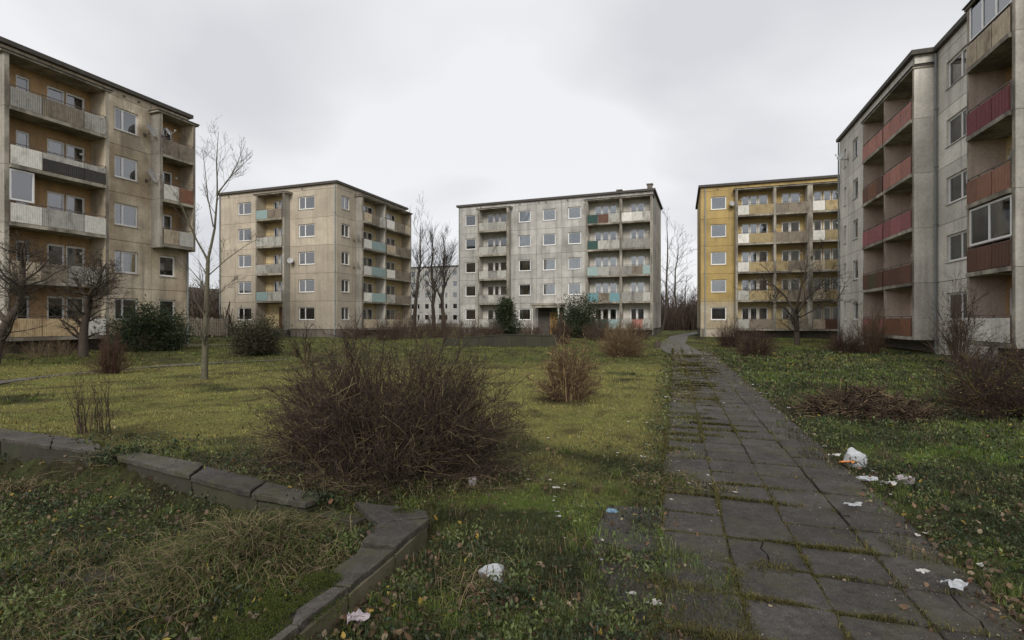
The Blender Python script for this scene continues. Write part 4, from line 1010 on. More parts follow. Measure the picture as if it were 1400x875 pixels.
for i, (px, Zs, w, h, lab) in enumerate(((485, 46, 3.4, 1.5, 'low bare brush under the tan block corner'), (530, 43, 3.2, 1.9, 'brown bare brush before the balconies of the tan block'),
        (563, 47, 4.0, 2.6, 'tall brown brush in the gap next to the tan block'), (600, 50, 4.0, 2.7, 'tall brown brush in the gap before the far pale block'),
        (640, 46, 3.6, 2.0, 'brown brush under the left window column of the grey block'), (672, 44, 2.6, 1.6, 'brown brush over the dark low wall at its left half'),
        (728, 42, 3.0, 1.5, 'brown brush left of the entrance porch of the grey block'), (820, 42, 3.4, 2.1, 'brown brush beneath the turquoise balcony'),
        (870, 46, 3.0, 1.8, 'brown brush under the right balconies of the grey block'),
        (765, 36, 1.8, 1.9, 'twiggy brown brush in front of the entrance porch, behind the pruned canes'))):
    shrub(lab, (px-700)/700*Zs, Zs, w, h, 200, 950, base=.3, r=.014, colour=(.085,.058,.045), alt=(.13,.10,.06), seed=70+i, group='brown brush before the blocks', flat=.8, tl=.24)
for i, (x_, y_, w, h, lab) in enumerate(((-21.6, 24.0, 2.6, .9, 'dry tan grass tuft under the lowest balcony of the left block'), (-23.3, 22.6, 2.2, 1.0, 'dry tan brush at the left end under the beige block'), (-19.6, 27.6, 2.2, 1.2, 'brown brush beside the dark yew under the beige block'))):
    shrub(lab, x_, y_, w, h, 260, 700, base=.35, r=.007, colour=(.17,.125,.075), alt=(.09,.06,.04), pa=.35, seed=85+i, flat=.8)
x, y = gp(210, 479)
evergreen('wide dark green yew against the left beige block', x+.2, y-.4, 4.1, 2.15, 15000, .20, 91)
x, y = gp(350, 486)
evergreen('rounded olive green evergreen shrub before the tan block', x, y, 2.8, 1.65, 9000, .13, 92, colour=(.035,.038,.018), alt=(.06,.058,.028))
shrub('bare twigs poking through the olive green shrub', x, y-.05, 2.75, 1.7, 240, 1400, base=.12, r=.010, colour=(.06,.045,.032), seed=93, name='shrub_twigs')
evergreen('conical dark conifer left of the entrance porch of the grey block', -.6, 52.0, 3.6, 3.6, 9000, .26, 94, cone=1, name='conifer', cat='conifer', colour=(.022,.032,.016))
evergreen('rounded dark conifer right of the entrance porch of the grey block', 6.6, 50.0, 5.0, 3.7, 11000, .26, 95, name='conifer', cat='conifer', colour=(.024,.035,.014), alt=(.045,.058,.022))
# heap of dead brush
def heap():
    rng = np.random.default_rng(8); x, y = gp(1180, 566); n = 1500
    r_ = rng.random(n)**.6; a = rng.uniform(0, 2*math.pi, n); c = np.stack([np.cos(a)*r_*1.05, np.sin(a)*r_*.75, .42*(1-r_**1.3)*rng.uniform(.3, 1, n)+.02], 1)
    az = rng.uniform(0, 6.28, n); d = np.stack([np.cos(az), np.sin(az), rng.normal(0, .4, n)], 1); L = rng.uniform(.08, .38, n)[:, None, None]
    t = np.linspace(-1, 1, 5)[None, :, None]; P = c[:, None]+d[:, None]*L*t+rng.normal(0, .035, (n, 5, 3)); P[:, :, 2] = np.maximum(P[:, :, 2], .0)
    v, f = tubes(P, (rng.uniform(.003, .010, n))[:, None]*np.ones((1, 5)), 4)
    o = link('brush_pile', mesh_np('brush_pile', v, f, M['twig'], False, colvar(rng, n, 20, (.06,.04,.028), (.15,.11,.06), .2)), None, (x, y, float(hz(x, y)))); tag(o, 'low heap of dead brown brushwood on the grass right of the path', 'brush pile')
heap()

# ================================================================= WALLS
M['coping'] = paving_mat('broken dark coping', (.058,.051,.044), .95)
M['wallface'] = concrete('mossy wall concrete', (.125,.108,.07), (.05,.052,.025), .7)
M['wd'] = concrete('mossy and shade-dark concrete', (.048,.044,.034), (.06,.065,.03), .5)  # dark moss on the far wall; painted shade on the planter's first arm
def planter_wall():
    e = link('planter_wall', None, None, (C0[0], C0[1], 0)); tag(e, 'low broken L-shaped planter wall with dark cracked coping slabs in the left foreground', 'wall')
    def P(px, py, z=WT): a, b = gp(px, py, z); return (a-C0[0], b-C0[1])
    rr = random.Random(6)
    def ragged(pts, amp=.009, n=7):
        out = []
        for i, p in enumerate(pts):
            q = pts[(i+1) % len(pts)]; d = math.dist(p, q); m = max(1, int(d/.06)); m = min(m, n)
            nx, ny = (-(q[1]-p[1])/max(d,1e-6), (q[0]-p[0])/max(d,1e-6))
            for j in range(m): t = j/m; k = rr.uniform(-amp, amp) if j else 0; out.append((p[0]+(q[0]-p[0])*t+nx*k, p[1]+(q[1]-p[1])*t+ny*k))
        return out
    def ccw(p): a = sum(p[i][0]*p[(i+1) % len(p)][1]-p[(i+1) % len(p)][0]*p[i][1] for i in range(len(p))); return p if a > 0 else p[::-1]
    def coping(pts, zt=0, th=.045, tilt=0):
        o = ccw(ragged(pts)); n = len(o); b = MB(); cx = sum(p[0] for p in o)/n; cy = sum(p[1] for p in o)/n
        zz = [WT+zt+tilt*((p[0]-cx)*.7+(p[1]-cy)*.7) for p in o]
        b.v = [(p[0], p[1], z-th) for p, z in zip(o, zz)] + [(p[0], p[1], z-.008) for p, z in zip(o, zz)] + [(cx+(p[0]-cx)*.972, cy+(p[1]-cy)*.972, z) for p, z in zip(o, zz)]
        for l in range(2):
            for i in range(n): j = (i+1) % n; b.f.append((l*n+i, l*n+j, (l+1)*n+j, (l+1)*n+i))
        b.f.append(tuple(range(2*n, 3*n))); b.f.append(tuple(range(n-1, -1, -1)))
        kid(e, 'coping_slab', b.mesh('coping_slab', M['coping']))
    back1 = [(-150,566),(-60,577),(0,584.5),(75,595),(131,603)]; front1 = [(-160,578),(-70,588),(-4,597),(70,609),(150,621)]
    for i in range(4): coping([P(*back1[i]), P(*back1[i+1]), P(front1[i+1][0]-2, front1[i+1][1]), P(front1[i][0], front1[i][1])], rr.uniform(-.008,.004), tilt=rr.uniform(-.01,.01))
    coping([P(158,613), P(279,636), P(259,650.5), P(161,625)], .012, .05, .03)
    coping([P(281,637), P(363,655), P(342,671.5), P(261,652)], .0, .05, -.03)
    coping([P(364,655.5), P(446,672), P(417,684), P(344,672)], -.02, .05, -.03)
    coping([P(486,686), P(583,699), P(586,706), P(516,714), P(503,704)], .004)
    coping([P(517,715), P(587,708), P(541,747), P(495,739), P(508,728)], .0)
    coping([P(492,746), P(539,750), P(479,799), P(457,797), P(470,780)], -.008)
    coping([P(455,801), P(476,802), P(411,851), P(399,850), P(405,833)], -.004)
    coping([P(397,853), P(409,855), P(352,905), P(330,905), P(378,868)], .0)
    coping([P(326,908), P(350,908), P(250,1010), P(225,1005)], .0)
    # blocks under the coping; first arm's shade is put into its dark colour
    def block(a, b_, w, z0=-.40, zt=-.048, mat='wallface', inset=0):
        a = np.array(a); b_ = np.array(b_); d = (b_-a)/np.linalg.norm(b_-a); n = np.array([-d[1], d[0]]); a = a+d*.012+n*inset; b_ = b_-d*.012+n*inset; n = n*w
        q = [tuple(a), tuple(b_), tuple(b_+n), tuple(a+n)]; kid(e, 'wall_block', MB().prism(ccw(q), z0, WT+zt).mesh('wall_block', M[mat]))
    fr = [P(-160,580), P(-4,599), P(150,623)]
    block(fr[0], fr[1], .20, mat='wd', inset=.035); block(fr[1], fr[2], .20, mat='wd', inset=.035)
    fr = [P(166,628), P(255,652), P(345,674), P(415,686)]
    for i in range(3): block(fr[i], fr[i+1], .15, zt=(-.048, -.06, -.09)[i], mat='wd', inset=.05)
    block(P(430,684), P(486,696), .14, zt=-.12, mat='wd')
    # broken, sunken inner edge of the second arm
    for q, dz in (([(455,770),(480,752),(488,748),(470,778),(452,795)], -.045), ([(398,812),(446,790),(452,800),(412,832),(385,842)], -.05), ([(345,852),(380,838),(396,850),(362,880),(330,885)], -.055)):
        coping([P(*p) for p in q], dz, .05, rr.uniform(-.05,.05))
    outer = [P(584,702), P(585,710), P(541,750), P(477,803), P(409,857), P(345,915), P(245,1010)]
    block(outer[1], outer[0], .0+.12)
    for i in range(1, 6): block(outer[i], outer[i+1], -.16)
    return e
planter_wall()
def far_wall():
    rng = random.Random(3)
    a = gp(632, 474); b = gp(762, 474); L = b[0]-a[0]; e = link('retaining_wall', None, None, (a[0], a[1], 0)); tag(e, 'long low dark mossy wall on the lawn before the grey block entrance', 'wall')
    n = 6
    for i in range(n):
        w = L/n; zt = [.60,.66,.74,.78,.76,.74,.74][i]; z2 = [.60,.66,.74,.78,.76,.74,.74][i+1]
        kid(e, 'wall_block', MB().prism([(i*w+.006,0),(i*w+w-.006,0),(i*w+w-.006,.35),(i*w+.006,.35)], -.1, [zt-.05,z2-.05,z2-.05,zt-.05]).mesh('wall_block', M['wd']))
        kid(e, 'coping_slab', MB().prism([(i*w,-.04),(i*w+w-.01,-.04),(i*w+w-.01,.40),(i*w,.40)], [zt-.049,z2-.049,z2-.049,zt-.049], [zt,z2,z2,zt]).mesh('coping_slab', M['wd']))
    a = gp(607, 473.5); o = link('concrete_block', MB().prism([(0,0),(.95,.05),(.95,.5),(0,.5)], -.1, [.55,.48,.48,.55]).mesh('concrete_block', M['wd']), None, (a[0], a[1], 0)); tag(o, 'short dark concrete block standing left of the long low wall', 'concrete block')
far_wall()
# bollard-like stump by the far path, low wall stub at block corners
x, y = gp(899, 476); o = link('stump', MB().cyl((0,0,-.05),(0,0,.42),.2,9,.15).cyl((.05,.02,.40),(.1,.0,.52),.07,7,.04).mesh('stump', M['bark']), None, (x, y, 0)); tag(o, 'short dark stump beside the far bend of the path', 'stump')
# board fence in the gap left of the tan block
def fence():
    e = link('slat_fence', None, None, (-33.5, 52, 0)); tag(e, 'pale weathered picket fence in the gap between left and tan blocks', 'fence')
    rr = random.Random(2); m = MB().box(-.06,.06,-.012,.012,0,1.75).mesh('slat', M['p_brown'])
    for i in range(26): kid(e, 'slat', m, .18*i, 0, .12+rr.uniform(-.05,.05))
    for i in range(4): kid(e, 'post', cached('fp', lambda: MB().box(-.06,.06,.04,.16,-.1,1.95).mesh('post', M['sill'])), 1.5*i, 0, 0)
    for z in (.5, 1.5): kid(e, 'rail', cached('fr', lambda: MB().box(0,4.6,.014,.038,0,.09).mesh('rail', M['p_brown'])), 0, 0, z)
fence()

# PART3
# ================================================================= GRASS, LEAVES, LITTER
def wedge(n, z0, z1, seed, side=1.12):
    rng = np.random.default_rng(seed); Z = z0*(z1/z0)**rng.random(n); X = rng.uniform(-1, 1, n)*(side*Z+.5); return rng, X, Z
def blades(rng, x, y, z, L, W, lean, col):
    n = len(x); az = rng.uniform(0, 2*math.pi, n); wa = az+math.pi/2+rng.normal(0, .6, n)
    d = np.stack([np.cos(az), np.sin(az), np.zeros(n)], 1); w = np.stack([np.cos(wa), np.sin(wa), np.zeros(n)], 1)*(W/2)[:, None]
    b = np.stack([x, y, z], 1); up = np.array([0, 0, 1.])
    m = b + up*(L*.6*(1-.35*lean))[:, None] + d*(L*lean*.3)[:, None]; t = b + up*(L*(1-.75*lean))[:, None] + d*(L*lean*.95)[:, None]
    V = np.stack([b-w, b+w, m-w*.8, m+w*.8, t], 1).reshape(-1, 3); i = np.arange(n)[:, None]*5
    Fc = np.concatenate([i+np.array([[0,1,3]]), i+np.array([[0,3,2]]), i+np.array([[2,3,4]])])
    return V, Fc, np.repeat(col, 5, axis=0)
def no_build(x, y):
    """spots free of buildings (simple clearances in front of each facade)"""
    ok = np.ones(len(x), bool)
    for F, a, b in ((FA, -15, 4.2), (FB1, -15.5, 0), (FC, -1.7, 21.3), (FD, -2, 16.5), (FE, -15.4, 14)):
        phi = -F.root.rotation_euler.z; ox, oy = F.root.location.x, F.root.location.y
        lx = (x-ox)*math.cos(phi)-(y-oy)*math.sin(phi); ly = (x-ox)*math.sin(phi)+(y-oy)*math.cos(phi)
        c, s = math.cos(F.rz), math.sin(F.rz); fx = (lx-F.o[0])*c+(ly-F.o[1])*s; fy = -(lx-F.o[0])*s+(ly-F.o[1])*c
        ok &= ~((fx > a) & (fx < b) & (fy > -.2 if F is not FE else fy > -1.1))
    return ok
def lawn():
    rng, X, Z = wedge(380000, 1.9, 44, 101); u, v = path_uv(X, Z); pl = planter(X, Z)
    lawn_, green, soil, n1, n2 = zones(X, Z)
    edge = .97+.16*(fbm(X, Z, 3.5, 77)-.5)*2 - .50*(v < 0)*sstep(.38, .62, fbm(X, Z, 1.5, 78)) - .28*(v > 0)*sstep(.42, .66, fbm(X, Z, 1.8, 79))
    keep = (np.abs(v) > edge) & no_build(X, Z)
    keep &= rng.random(len(X)) > soil*.72
    keep &= rng.random(len(X)) > sstep(.60, .70, fbm(X, Z, 1.1, 57))*.75
    keep &= (pl < .1) | (rng.random(len(X)) < .30+.6*sstep(.45, .6, fbm(X, Z, 1.6, 97)))
    keep &= ~((pl > -.08) & (pl < .10) & (fbm(X, Z, 5, 61) < .68))
    X, Z, pl = X[keep], Z[keep], pl[keep]; lawn_, green, soil = lawn_[keep], green[keep], soil[keep]; n = len(X)
    tuft = fbm(X, Z, 7, 88, 2); tuft2 = fbm(X, Z, 1.3, 90)
    L = (.030+.0022*Z+.045*sstep(.4, .75, tuft)+.05*sstep(.5, .75, tuft2)*(1-lawn_))*rng.uniform(.55, 1.35, n)*(1-.25*lawn_)
    W = np.maximum(.0034, .00085*Z)*rng.uniform(.7, 1.4, n)
    col = C_WEED[None]*(1-green[:, None])+C_GREEN[None]*1.15*green[:, None]; col = col*(1-lawn_[:, None])+C_LAWN[None]*1.12*lawn_[:, None]
    k = rng.random(n); dry = k < (.10+.10*lawn_+.25*soil); col[dry] = C_DRY*rng.uniform(.55, 1.1, (dry.sum(), 1))
    col = col*(.35+1.3*fbm(X, Z, 1.8, 92)[:, None])*(.55+.9*fbm(X, Z, 7, 93)[:, None])
    gm = (sstep(.52, .64, fbm(X, Z, .8, 94))*.65)[:, None]; col = col*(1-gm)+gm*col*np.array([.62, .92, .7])
    col = col*rng.uniform(.45, 1.65, (n, 1))*np.stack([rng.uniform(.85, 1.25, n), np.ones(n), rng.uniform(.7, 1.2, n)], 1)
    z = np.where(np.abs(path_uv(X, Z)[1]) < 1.0, .0, hz(X, Z)-.004)
    V, Fc, Cc = blades(rng, X, Z, z, L, W, rng.uniform(.1, 1, n), col)
    tag(link('grass', mesh_np('grass', V, Fc, M['bladem'], False, Cc)), kind='stuff')
    # bigger tufts scattered on the rough parts
    rng, cx, cy = wedge(900, 2.3, 30, 102); pl = planter(cx, cy); u, v = path_uv(cx, cy)
    k = (np.abs(v) > 1.02) & (np.abs(pl-.1) > .2) & no_build(cx, cy) & (zones(cx, cy)[0] < .5); cx, cy = cx[k], cy[k]
    m = 46; x = np.repeat(cx, m)+rng.normal(0, .035, len(cx)*m); y = np.repeat(cy, m)+rng.normal(0, .035, len(cx)*m); n = len(x)
    base = np.where(rng.random((len(cx), 1)) < .25, C_DRY*.75, np.where(rng.random((len(cx), 1)) < .5, C_GREEN, C_WEED*1.1)); col = np.repeat(base, m, 0)*rng.uniform(.55, 1.4, (n, 1))
    V, Fc, Cc = blades(rng, x, y, hz(x, y), np.repeat(rng.uniform(.07, .17, len(cx)), m)*rng.uniform(.6, 1.2, n), np.maximum(.004, .0009*y), rng.uniform(.3, 1, n), col)
    tag(link('grass_tufts', mesh_np('grass_tufts', V, Fc, M['bladem'], False, Cc)), kind='stuff')
lawn()
def long_grass():
    """long matted grass on the mound inside the planter, and at the wall ends"""
    rng = np.random.default_rng(104); P = []; Cc = []; Rr = []
    spots = [(345,745,.40,.34,4200,.26), (270,790,.34,.30,1800,.24), (430,725,.22,.2,1300,.16), (480,722,.16,.10,700,.12), (140,640,.35,.06,260,.2), (30,640,.4,.08,200,.22), (350,700,.3,.05,300,.2), (60,850,.5,.25,1200,.16), (420,790,.25,.2,900,.15), (150,740,.5,.25,700,.14), (655,800,.22,.16,260,.18), (905,655,.28,.12,380,.12), (960,668,.3,.06,260,.08), (120,760,.6,.3,900,.15)]
    for px, py, sx, sy, n, L in spots:
        x0, y0 = gp(px, py, .02); x = x0+rng.normal(0, sx*.6, n); y = y0+rng.normal(0, sy*.7, n); z = hz(x, y)
        kk = (np.abs(planter(x, y)-.06) > .12) | (rng.random(n) < .1); x, y, z = x[kk], y[kk], z[kk]; n = len(x)
        az = rng.uniform(0, 2*math.pi, n)+.0; h = L*rng.uniform(.35, 1, n); le = rng.uniform(.3, 1.5, n)*h
        t = np.linspace(0, 1, 5)[None, :]
        bx = x[:, None]+np.cos(az)[:, None]*le[:, None]*t**1.7; by = y[:, None]+np.sin(az)[:, None]*le[:, None]*t**1.7; bz = z[:, None]+h[:, None]*(1.55*t-1.05*t**2.4)
        p = np.stack([bx, by, bz], 2)+np.cumsum(rng.normal(0, .015, (n, 5, 3)), axis=1); P.append(p)
        Rr.append(np.maximum(.0014, .00055*y)[:, None]*np.linspace(1.3, .4, 5)[None]*rng.uniform(.8, 1.5, (n, 1)))
        c = np.where(rng.random((n, 1)) < .5, C_DRY*1.35, np.where(rng.random((n, 1)) < .6, C_GREEN*1.1, C_WEED*1.2)); Cc.append(c*rng.uniform(.5, 1.3, (n, 1)))
    P = np.concatenate(P); Rr = np.concatenate(Rr); v, f = tubes(P, Rr, 3)
    tag(link('long_grass', mesh_np('long_grass', v, f, M['bladem'], False, np.repeat(np.concatenate(Cc), 15, axis=0))), kind='stuff')
long_grass()
def joints():
    """moss and short grass growing in the paving joints"""
    rng = np.random.default_rng(105); n = 140000
    row = rng.random(n) < .6; u = np.where(row, np.round(rng.uniform(-13, 50, n))*.46, -6+29*rng.random(n)**1.6)
    u = np.where(row, np.round((-13+52*rng.random(n)**1.7))*.46, u)
    v = np.where(row, rng.uniform(-1.0, 1.0, n), np.round(rng.uniform(-1.5, 2.49, n)).clip(-1, 2)*.495-.495+.0)
    vj = np.array([-.99, -.495, 0, .495, .99])[rng.integers(0, 5, n)]; v = np.where(row, v, vj)
    wd = .008+.045*sstep(.45, .66, fbm(*path_xy(u, v), .9, 66))+.03*sstep(.0, -.3, -v-.2)*0+.035*(v < -.1)*sstep(.5, .6, vnoise(np.round(u/.46), np.zeros(n), .9, 5))*row
    u = u+np.where(row, rng.normal(0, 1, n)*wd, rng.normal(0, .01, n)); v = v+np.where(row, rng.normal(0, .01, n), rng.normal(0, 1, n)*wd)
    x, y = path_xy(u, v); k = (y > .8) & (rng.random(n) < .08+.95*sstep(.38, .62, fbm(x, y, .8, 67)+.10*(v < -.2)+.1*sstep(5, 12, y)*(v < .3)-.22*sstep(.0, .8, v))); x, y, v = x[k], y[k], v[k]; n = len(x)
    big = sstep(.50, .66, fbm(x, y, 1.6, 68)+.07*(v < 0)); L = (.012+.045*big+.0014*y)*rng.uniform(.5, 1.4, n); W = np.maximum(.0035, .001*y)*rng.uniform(.8, 1.6, n)
    col = np.where(rng.random((n, 1)) < .6, np.array([.14,.125,.034]), np.array([.075,.08,.022])); dr = rng.random(n) < .25; col[dr] = C_BROWN
    V, Fc, Cc = blades(rng, x, y, np.full(n, -.004), L, W, rng.uniform(.4, 1, n), col*rng.uniform(.6, 1.4, (n, 1)))
    tag(link('joint_moss', mesh_np('joint_moss', V, Fc, M['bladem'], False, Cc)), kind='stuff')
joints()
def leaf6(rng, C, size, col, up=1.2):
    """lobed leaf fans lying at random angles"""
    n = len(C); nn = unit(rng.normal(0, .75, (n, 3))+np.array([0, 0, up])); d = unit(np.cross(nn, rng.normal(0, 1, (n, 3)))); w = np.cross(nn, d)
    s = (size*rng.uniform(.55, 1.35, n))[:, None]
    prof = [(0, 0, 0), (.02, -.0, 0), (.20, .24, .10), (.48, .36, .04), (.76, .22, .14), (1.0, .03, .02), (.74, -.20, .12), (.46, -.30, .04), (.20, -.26, .10)]
    cen = C+d*s*.45-nn*s*.05
    V = [cen]+[C+d*s*a+w*s*b+nn*s*c*rng.uniform(.2, 1.6, (n, 1)) for a, b, c in prof[1:]]
    V = np.stack(V, 1).reshape(-1, 3); i = np.arange(n)[:, None]*9
    Fc = np.concatenate([i+np.array([[0, a, a+1 if a < 8 else 1]]) for a in range(1, 9)])
    return V, Fc, np.repeat(col, 9, axis=0)
def ground_leaves():
    rng, X, Z = wedge(46000, 1.9, 13, 106); u, v = path_uv(X, Z); pl = planter(X, Z)
    right = sstep(1.02, 1.3, v)*(1-.75*sstep(7, 11, Z)); low = sstep(-2.6, -1.7, v)*0
    patch = lambda px, py, r: np.exp(-(np.hypot(X-gp(px, py)[0], Z-gp(px, py)[1])/r)**2)
    ivy = patch(560, 840, .55)+patch(640, 800, .45)+.8*patch(700, 870, .5)+.8*patch(110, 650, 1.0)+.9*patch(330, 660, .6)+.5*patch(480, 880, .4)+.35*patch(820, 830, .5)
    dens = np.clip(right*(.35+.9*sstep(.4, .6, fbm(X, Z, 1.2, 71)))+ivy+.06*(Z < 6), 0, 1)
    k = (rng.random(len(X)) < dens) & (np.abs(v) > 1.0) & ((pl < -.07) | (pl > .11)); k &= no_build(X, Z); X, Z = X[k], Z[k]; n = len(X)
    z = hz(X, Z)+rng.uniform(.0, .055, n)
    col = np.where(rng.random((n, 1)) < .35, np.array([.042,.068,.024]), np.array([.024,.042,.017])); col = col*rng.uniform(.6, 1.6, (n, 1))
    V, Fc, Cc = leaf6(rng, np.stack([X, Z, z], 1), np.maximum(.024, .0055*Z), col)
    tag(link('ivy', mesh_np('ivy', V, Fc, M['leafm'], False, Cc)), kind='stuff')
    # fallen brown leaves
    rng, X, Z = wedge(42000, 1.9, 24, 107); u, v = path_uv(X, Z); pl = planter(X, Z)
    patch = lambda px, py, r: np.exp(-(np.hypot(X-gp(px, py)[0], Z-gp(px, py)[1])/r)**2)
    dens = .03+.95*patch(560, 850, .45)+.7*patch(620, 790, .35)+.7*patch(60, 650, .8)+.25*(pl > .1)+.18*patch(530, 655, 1.6)+.3*patch(1340, 830, .5)+.2*patch(760, 850, .5)+.25*np.exp(-((np.abs(v)-1.05)/.22)**2)+.12*(v > 1)
    k = (rng.random(len(X)) < dens) & ((np.abs(v) > .8) | (rng.random(len(X)) < .10)) & no_build(X, Z); X, Z, v = X[k], Z[k], v[k]; n = len(X)
    z = np.where(np.abs(v) < 1.0, .018, hz(X, Z)+rng.uniform(.005, .06, n))
    pal = 1.15*np.array([[.15,.095,.055],[.10,.065,.04],[.24,.185,.12],[.07,.048,.032],[.30,.20,.04],[.17,.085,.05]]); col = pal[rng.choice(6, n, p=[.25,.25,.17,.22,.03,.08])]*rng.uniform(.6, 1.3, (n, 1))
    V, Fc, Cc = leaf6(rng, np.stack([X, Z, z], 1), np.maximum(.044, .0045*Z), col, 1.0)
    tag(link('fallen_leaves', mesh_np('fallen_leaves', V, Fc, M['leafm'], False, Cc)), kind='stuff')
ground_leaves()
def weeds():
    rng, X, Z = wedge(300000, 1.9, 26, 111); u, v = path_uv(X, Z); pl = planter(X, Z)
    patch = lambda px, py, r: np.exp(-(np.hypot(X-gp(px, py)[0], Z-gp(px, py)[1])/r)**2)
    cl = sstep(.40, .62, fbm(X, Z, 3.2, 113)); cl2 = sstep(.35, .6, fbm(X, Z, .9, 114))
    d = (v > 0)*sstep(.85, 1.15, v)*(.15+.85*cl)*(.4+.6*cl2)*(1-.5*sstep(8, 20, Z))
    d = d + (v < -1)*(1-sstep(-.3, 0, pl))*cl*cl2*.45*(1-sstep(5, 8, Z)) + (pl > .12)*(.32+.6*cl*cl2)
    d = d + .9*patch(560, 840, .5)+.7*patch(640, 800, .45)+.6*patch(720, 850, .5)+.8*patch(110, 650, .9)+.9*patch(300, 655, .6)+.5*patch(900, 655, .35)+.4*np.exp(-((v+1.05)/.2)**2)
    k = (rng.random(len(X)) < d) & (np.abs(v) > .93) & ((pl < -.07) | (pl > .11)) & no_build(X, Z); X, Z, v, cl = X[k], Z[k], v[k], cl[k]; n = len(X)
    z = hz(X, Z)+rng.uniform(0, 1, n)**1.2*(.02+.10*cl)
    sp = fbm(X, Z, 5, 117)[:, None]; a = np.array([.024,.036,.016]); b = np.array([.105,.130,.045])
    col = (a+(b-a)*sstep(.35, .65, sp))*rng.uniform(.55, 1.7, (n, 1)); br = rng.random(n) < .12; col[br] = C_BROWN*rng.uniform(.6, 1.8, (br.sum(), 1)); ye = rng.random(n) < .012; col[ye] = np.array([.30,.24,.05])
    V, Fc = leaves(rng, np.stack([X, Z, z], 1), 1.0, .42, .9) if n == 0 else leaves(rng, np.stack([X, Z, z], 1), np.maximum(.034, .0062*Z)[:, None], .45, .8)
    tag(link('weeds', mesh_np('weeds', V, Fc, M['leafm'], False, np.repeat(col, 4, axis=0))), kind='stuff')
    # ivy spilling over the broken ends of the wall
    rng = np.random.default_rng(121); Q = []
    for px, py, sx, sy, m, z0 in ((165,622,.16,.10,900,.15), (185,636,.16,.06,700,.02), (440,684,.10,.06,260,.12), (30,606,.5,.05,420,.08), (20,625,.7,.06,900,-.08), (230,655,.3,.05,500,-.05), (350,682,.3,.05,420,-.03)):
        x0, y0 = gp(px, py, z0); Q.append(np.stack([x0+rng.normal(0, sx, m), y0+rng.normal(0, sy, m), z0+rng.uniform(-.06, .07, m)], 1))
    Q = np.concatenate(Q); m = len(Q); V, Fc = leaves(rng, Q, np.full((m, 1), .045), .5, .6)
    tag(link('wall_ivy', mesh_np('wall_ivy', V, Fc, M['leafm'], False, np.repeat(np.array([.04,.055,.022])*rng.uniform(.5, 1.8, (m, 1)), 4, axis=0))), kind='stuff')
    # crumbs of leaf, twig and soil lying on the paving
    rng = np.random.default_rng(118); n = 17000; u = -6+30*rng.random(n)**2.1; vv = rng.uniform(-1, 1, n); vv = np.sign(vv)*np.abs(vv)**.6*1.0; x, y = path_xy(u, vv); k = y > 1; x, y = x[k], y[k]; n = len(x)
    pal = np.array([[.30,.26,.20],[.14,.09,.05],[.05,.04,.025],[.08,.09,.03],[.5,.48,.44]]); col = pal[rng.choice(5, n, p=[.25,.25,.3,.15,.05])]
    V, Fc = leaves(rng, np.stack([x, y, np.full(n, .014)], 1), (np.maximum(.008, .0015*y)*rng.choice([.6,.9,1.6], len(y)))[:, None], .5, .4)
    tag(link('path_debris', mesh_np('path_debris', V, Fc, M['leafm'], False, np.repeat(col, 4, axis=0))), kind='stuff')
weeds()
def dead_stems():
    rng = np.random.default_rng(119); C = []
    for px, py, sx, sy, n in ((540,665,1.3,.35,900), (110,640,.7,.25,260), (300,660,.5,.12,180), (600,830,.4,.3,160), (930,660,.4,.15,160), (1250,560,1.2,.5,300), (1250,800,.7,.6,200), (460,690,.2,.08,120)):
        x0, y0 = gp(px, py); C.append(np.stack([x0+rng.normal(0, sx*.6, n), y0+rng.normal(0, sy*.7, n)], 1))
    C = np.concatenate(C); C = C[np.abs(path_uv(C[:, 0], C[:, 1])[1]) > .85]; n = len(C); az = rng.uniform(0, 6.28, n); L = rng.uniform(.05, .26, n); el = rng.uniform(-.05, .6, n); z = hz(C[:, 0], C[:, 1])+.01
    t = np.linspace(0, 1, 5)[None, :]; P = np.stack([C[:, :1]+np.cos(az)[:, None]*L[:, None]*t, C[:, 1:]+np.sin(az)[:, None]*L[:, None]*t, z[:, None]+L[:, None]*el[:, None]*t*(1.3-.5*t)], 2)+np.cumsum(rng.normal(0, .009, (n, 5, 3)), axis=1)
    v, f = tubes(P, rng.uniform(.0010, .0026, n)[:, None]*np.linspace(1.2, .5, 5)[None])
    tag(link('dead_stems', mesh_np('dead_stems', v, f, M['twig'], False, colvar(rng, n, 15, (.10,.07,.045), (.24,.18,.11), .35))), kind='stuff')
dead_stems()
def sunk_slab():
    x, y = gp(150, 782, -.1); o = link('stone_slab', MB().prism([(-.27,-.12),(.06,-.17),(.27,-.08),(.24,.11),(-.06,.16),(-.24,.08)], -.06, [.0,.01,.02,.012,.0,-.005]).mesh('stone_slab', M['coping']), None, (x, y, float(hz(x, y))+.03), (.03, .02, .2)); tag(o, 'flat dark stone slab half sunk in the grass inside the planter corner', 'stone slab')
sunk_slab()
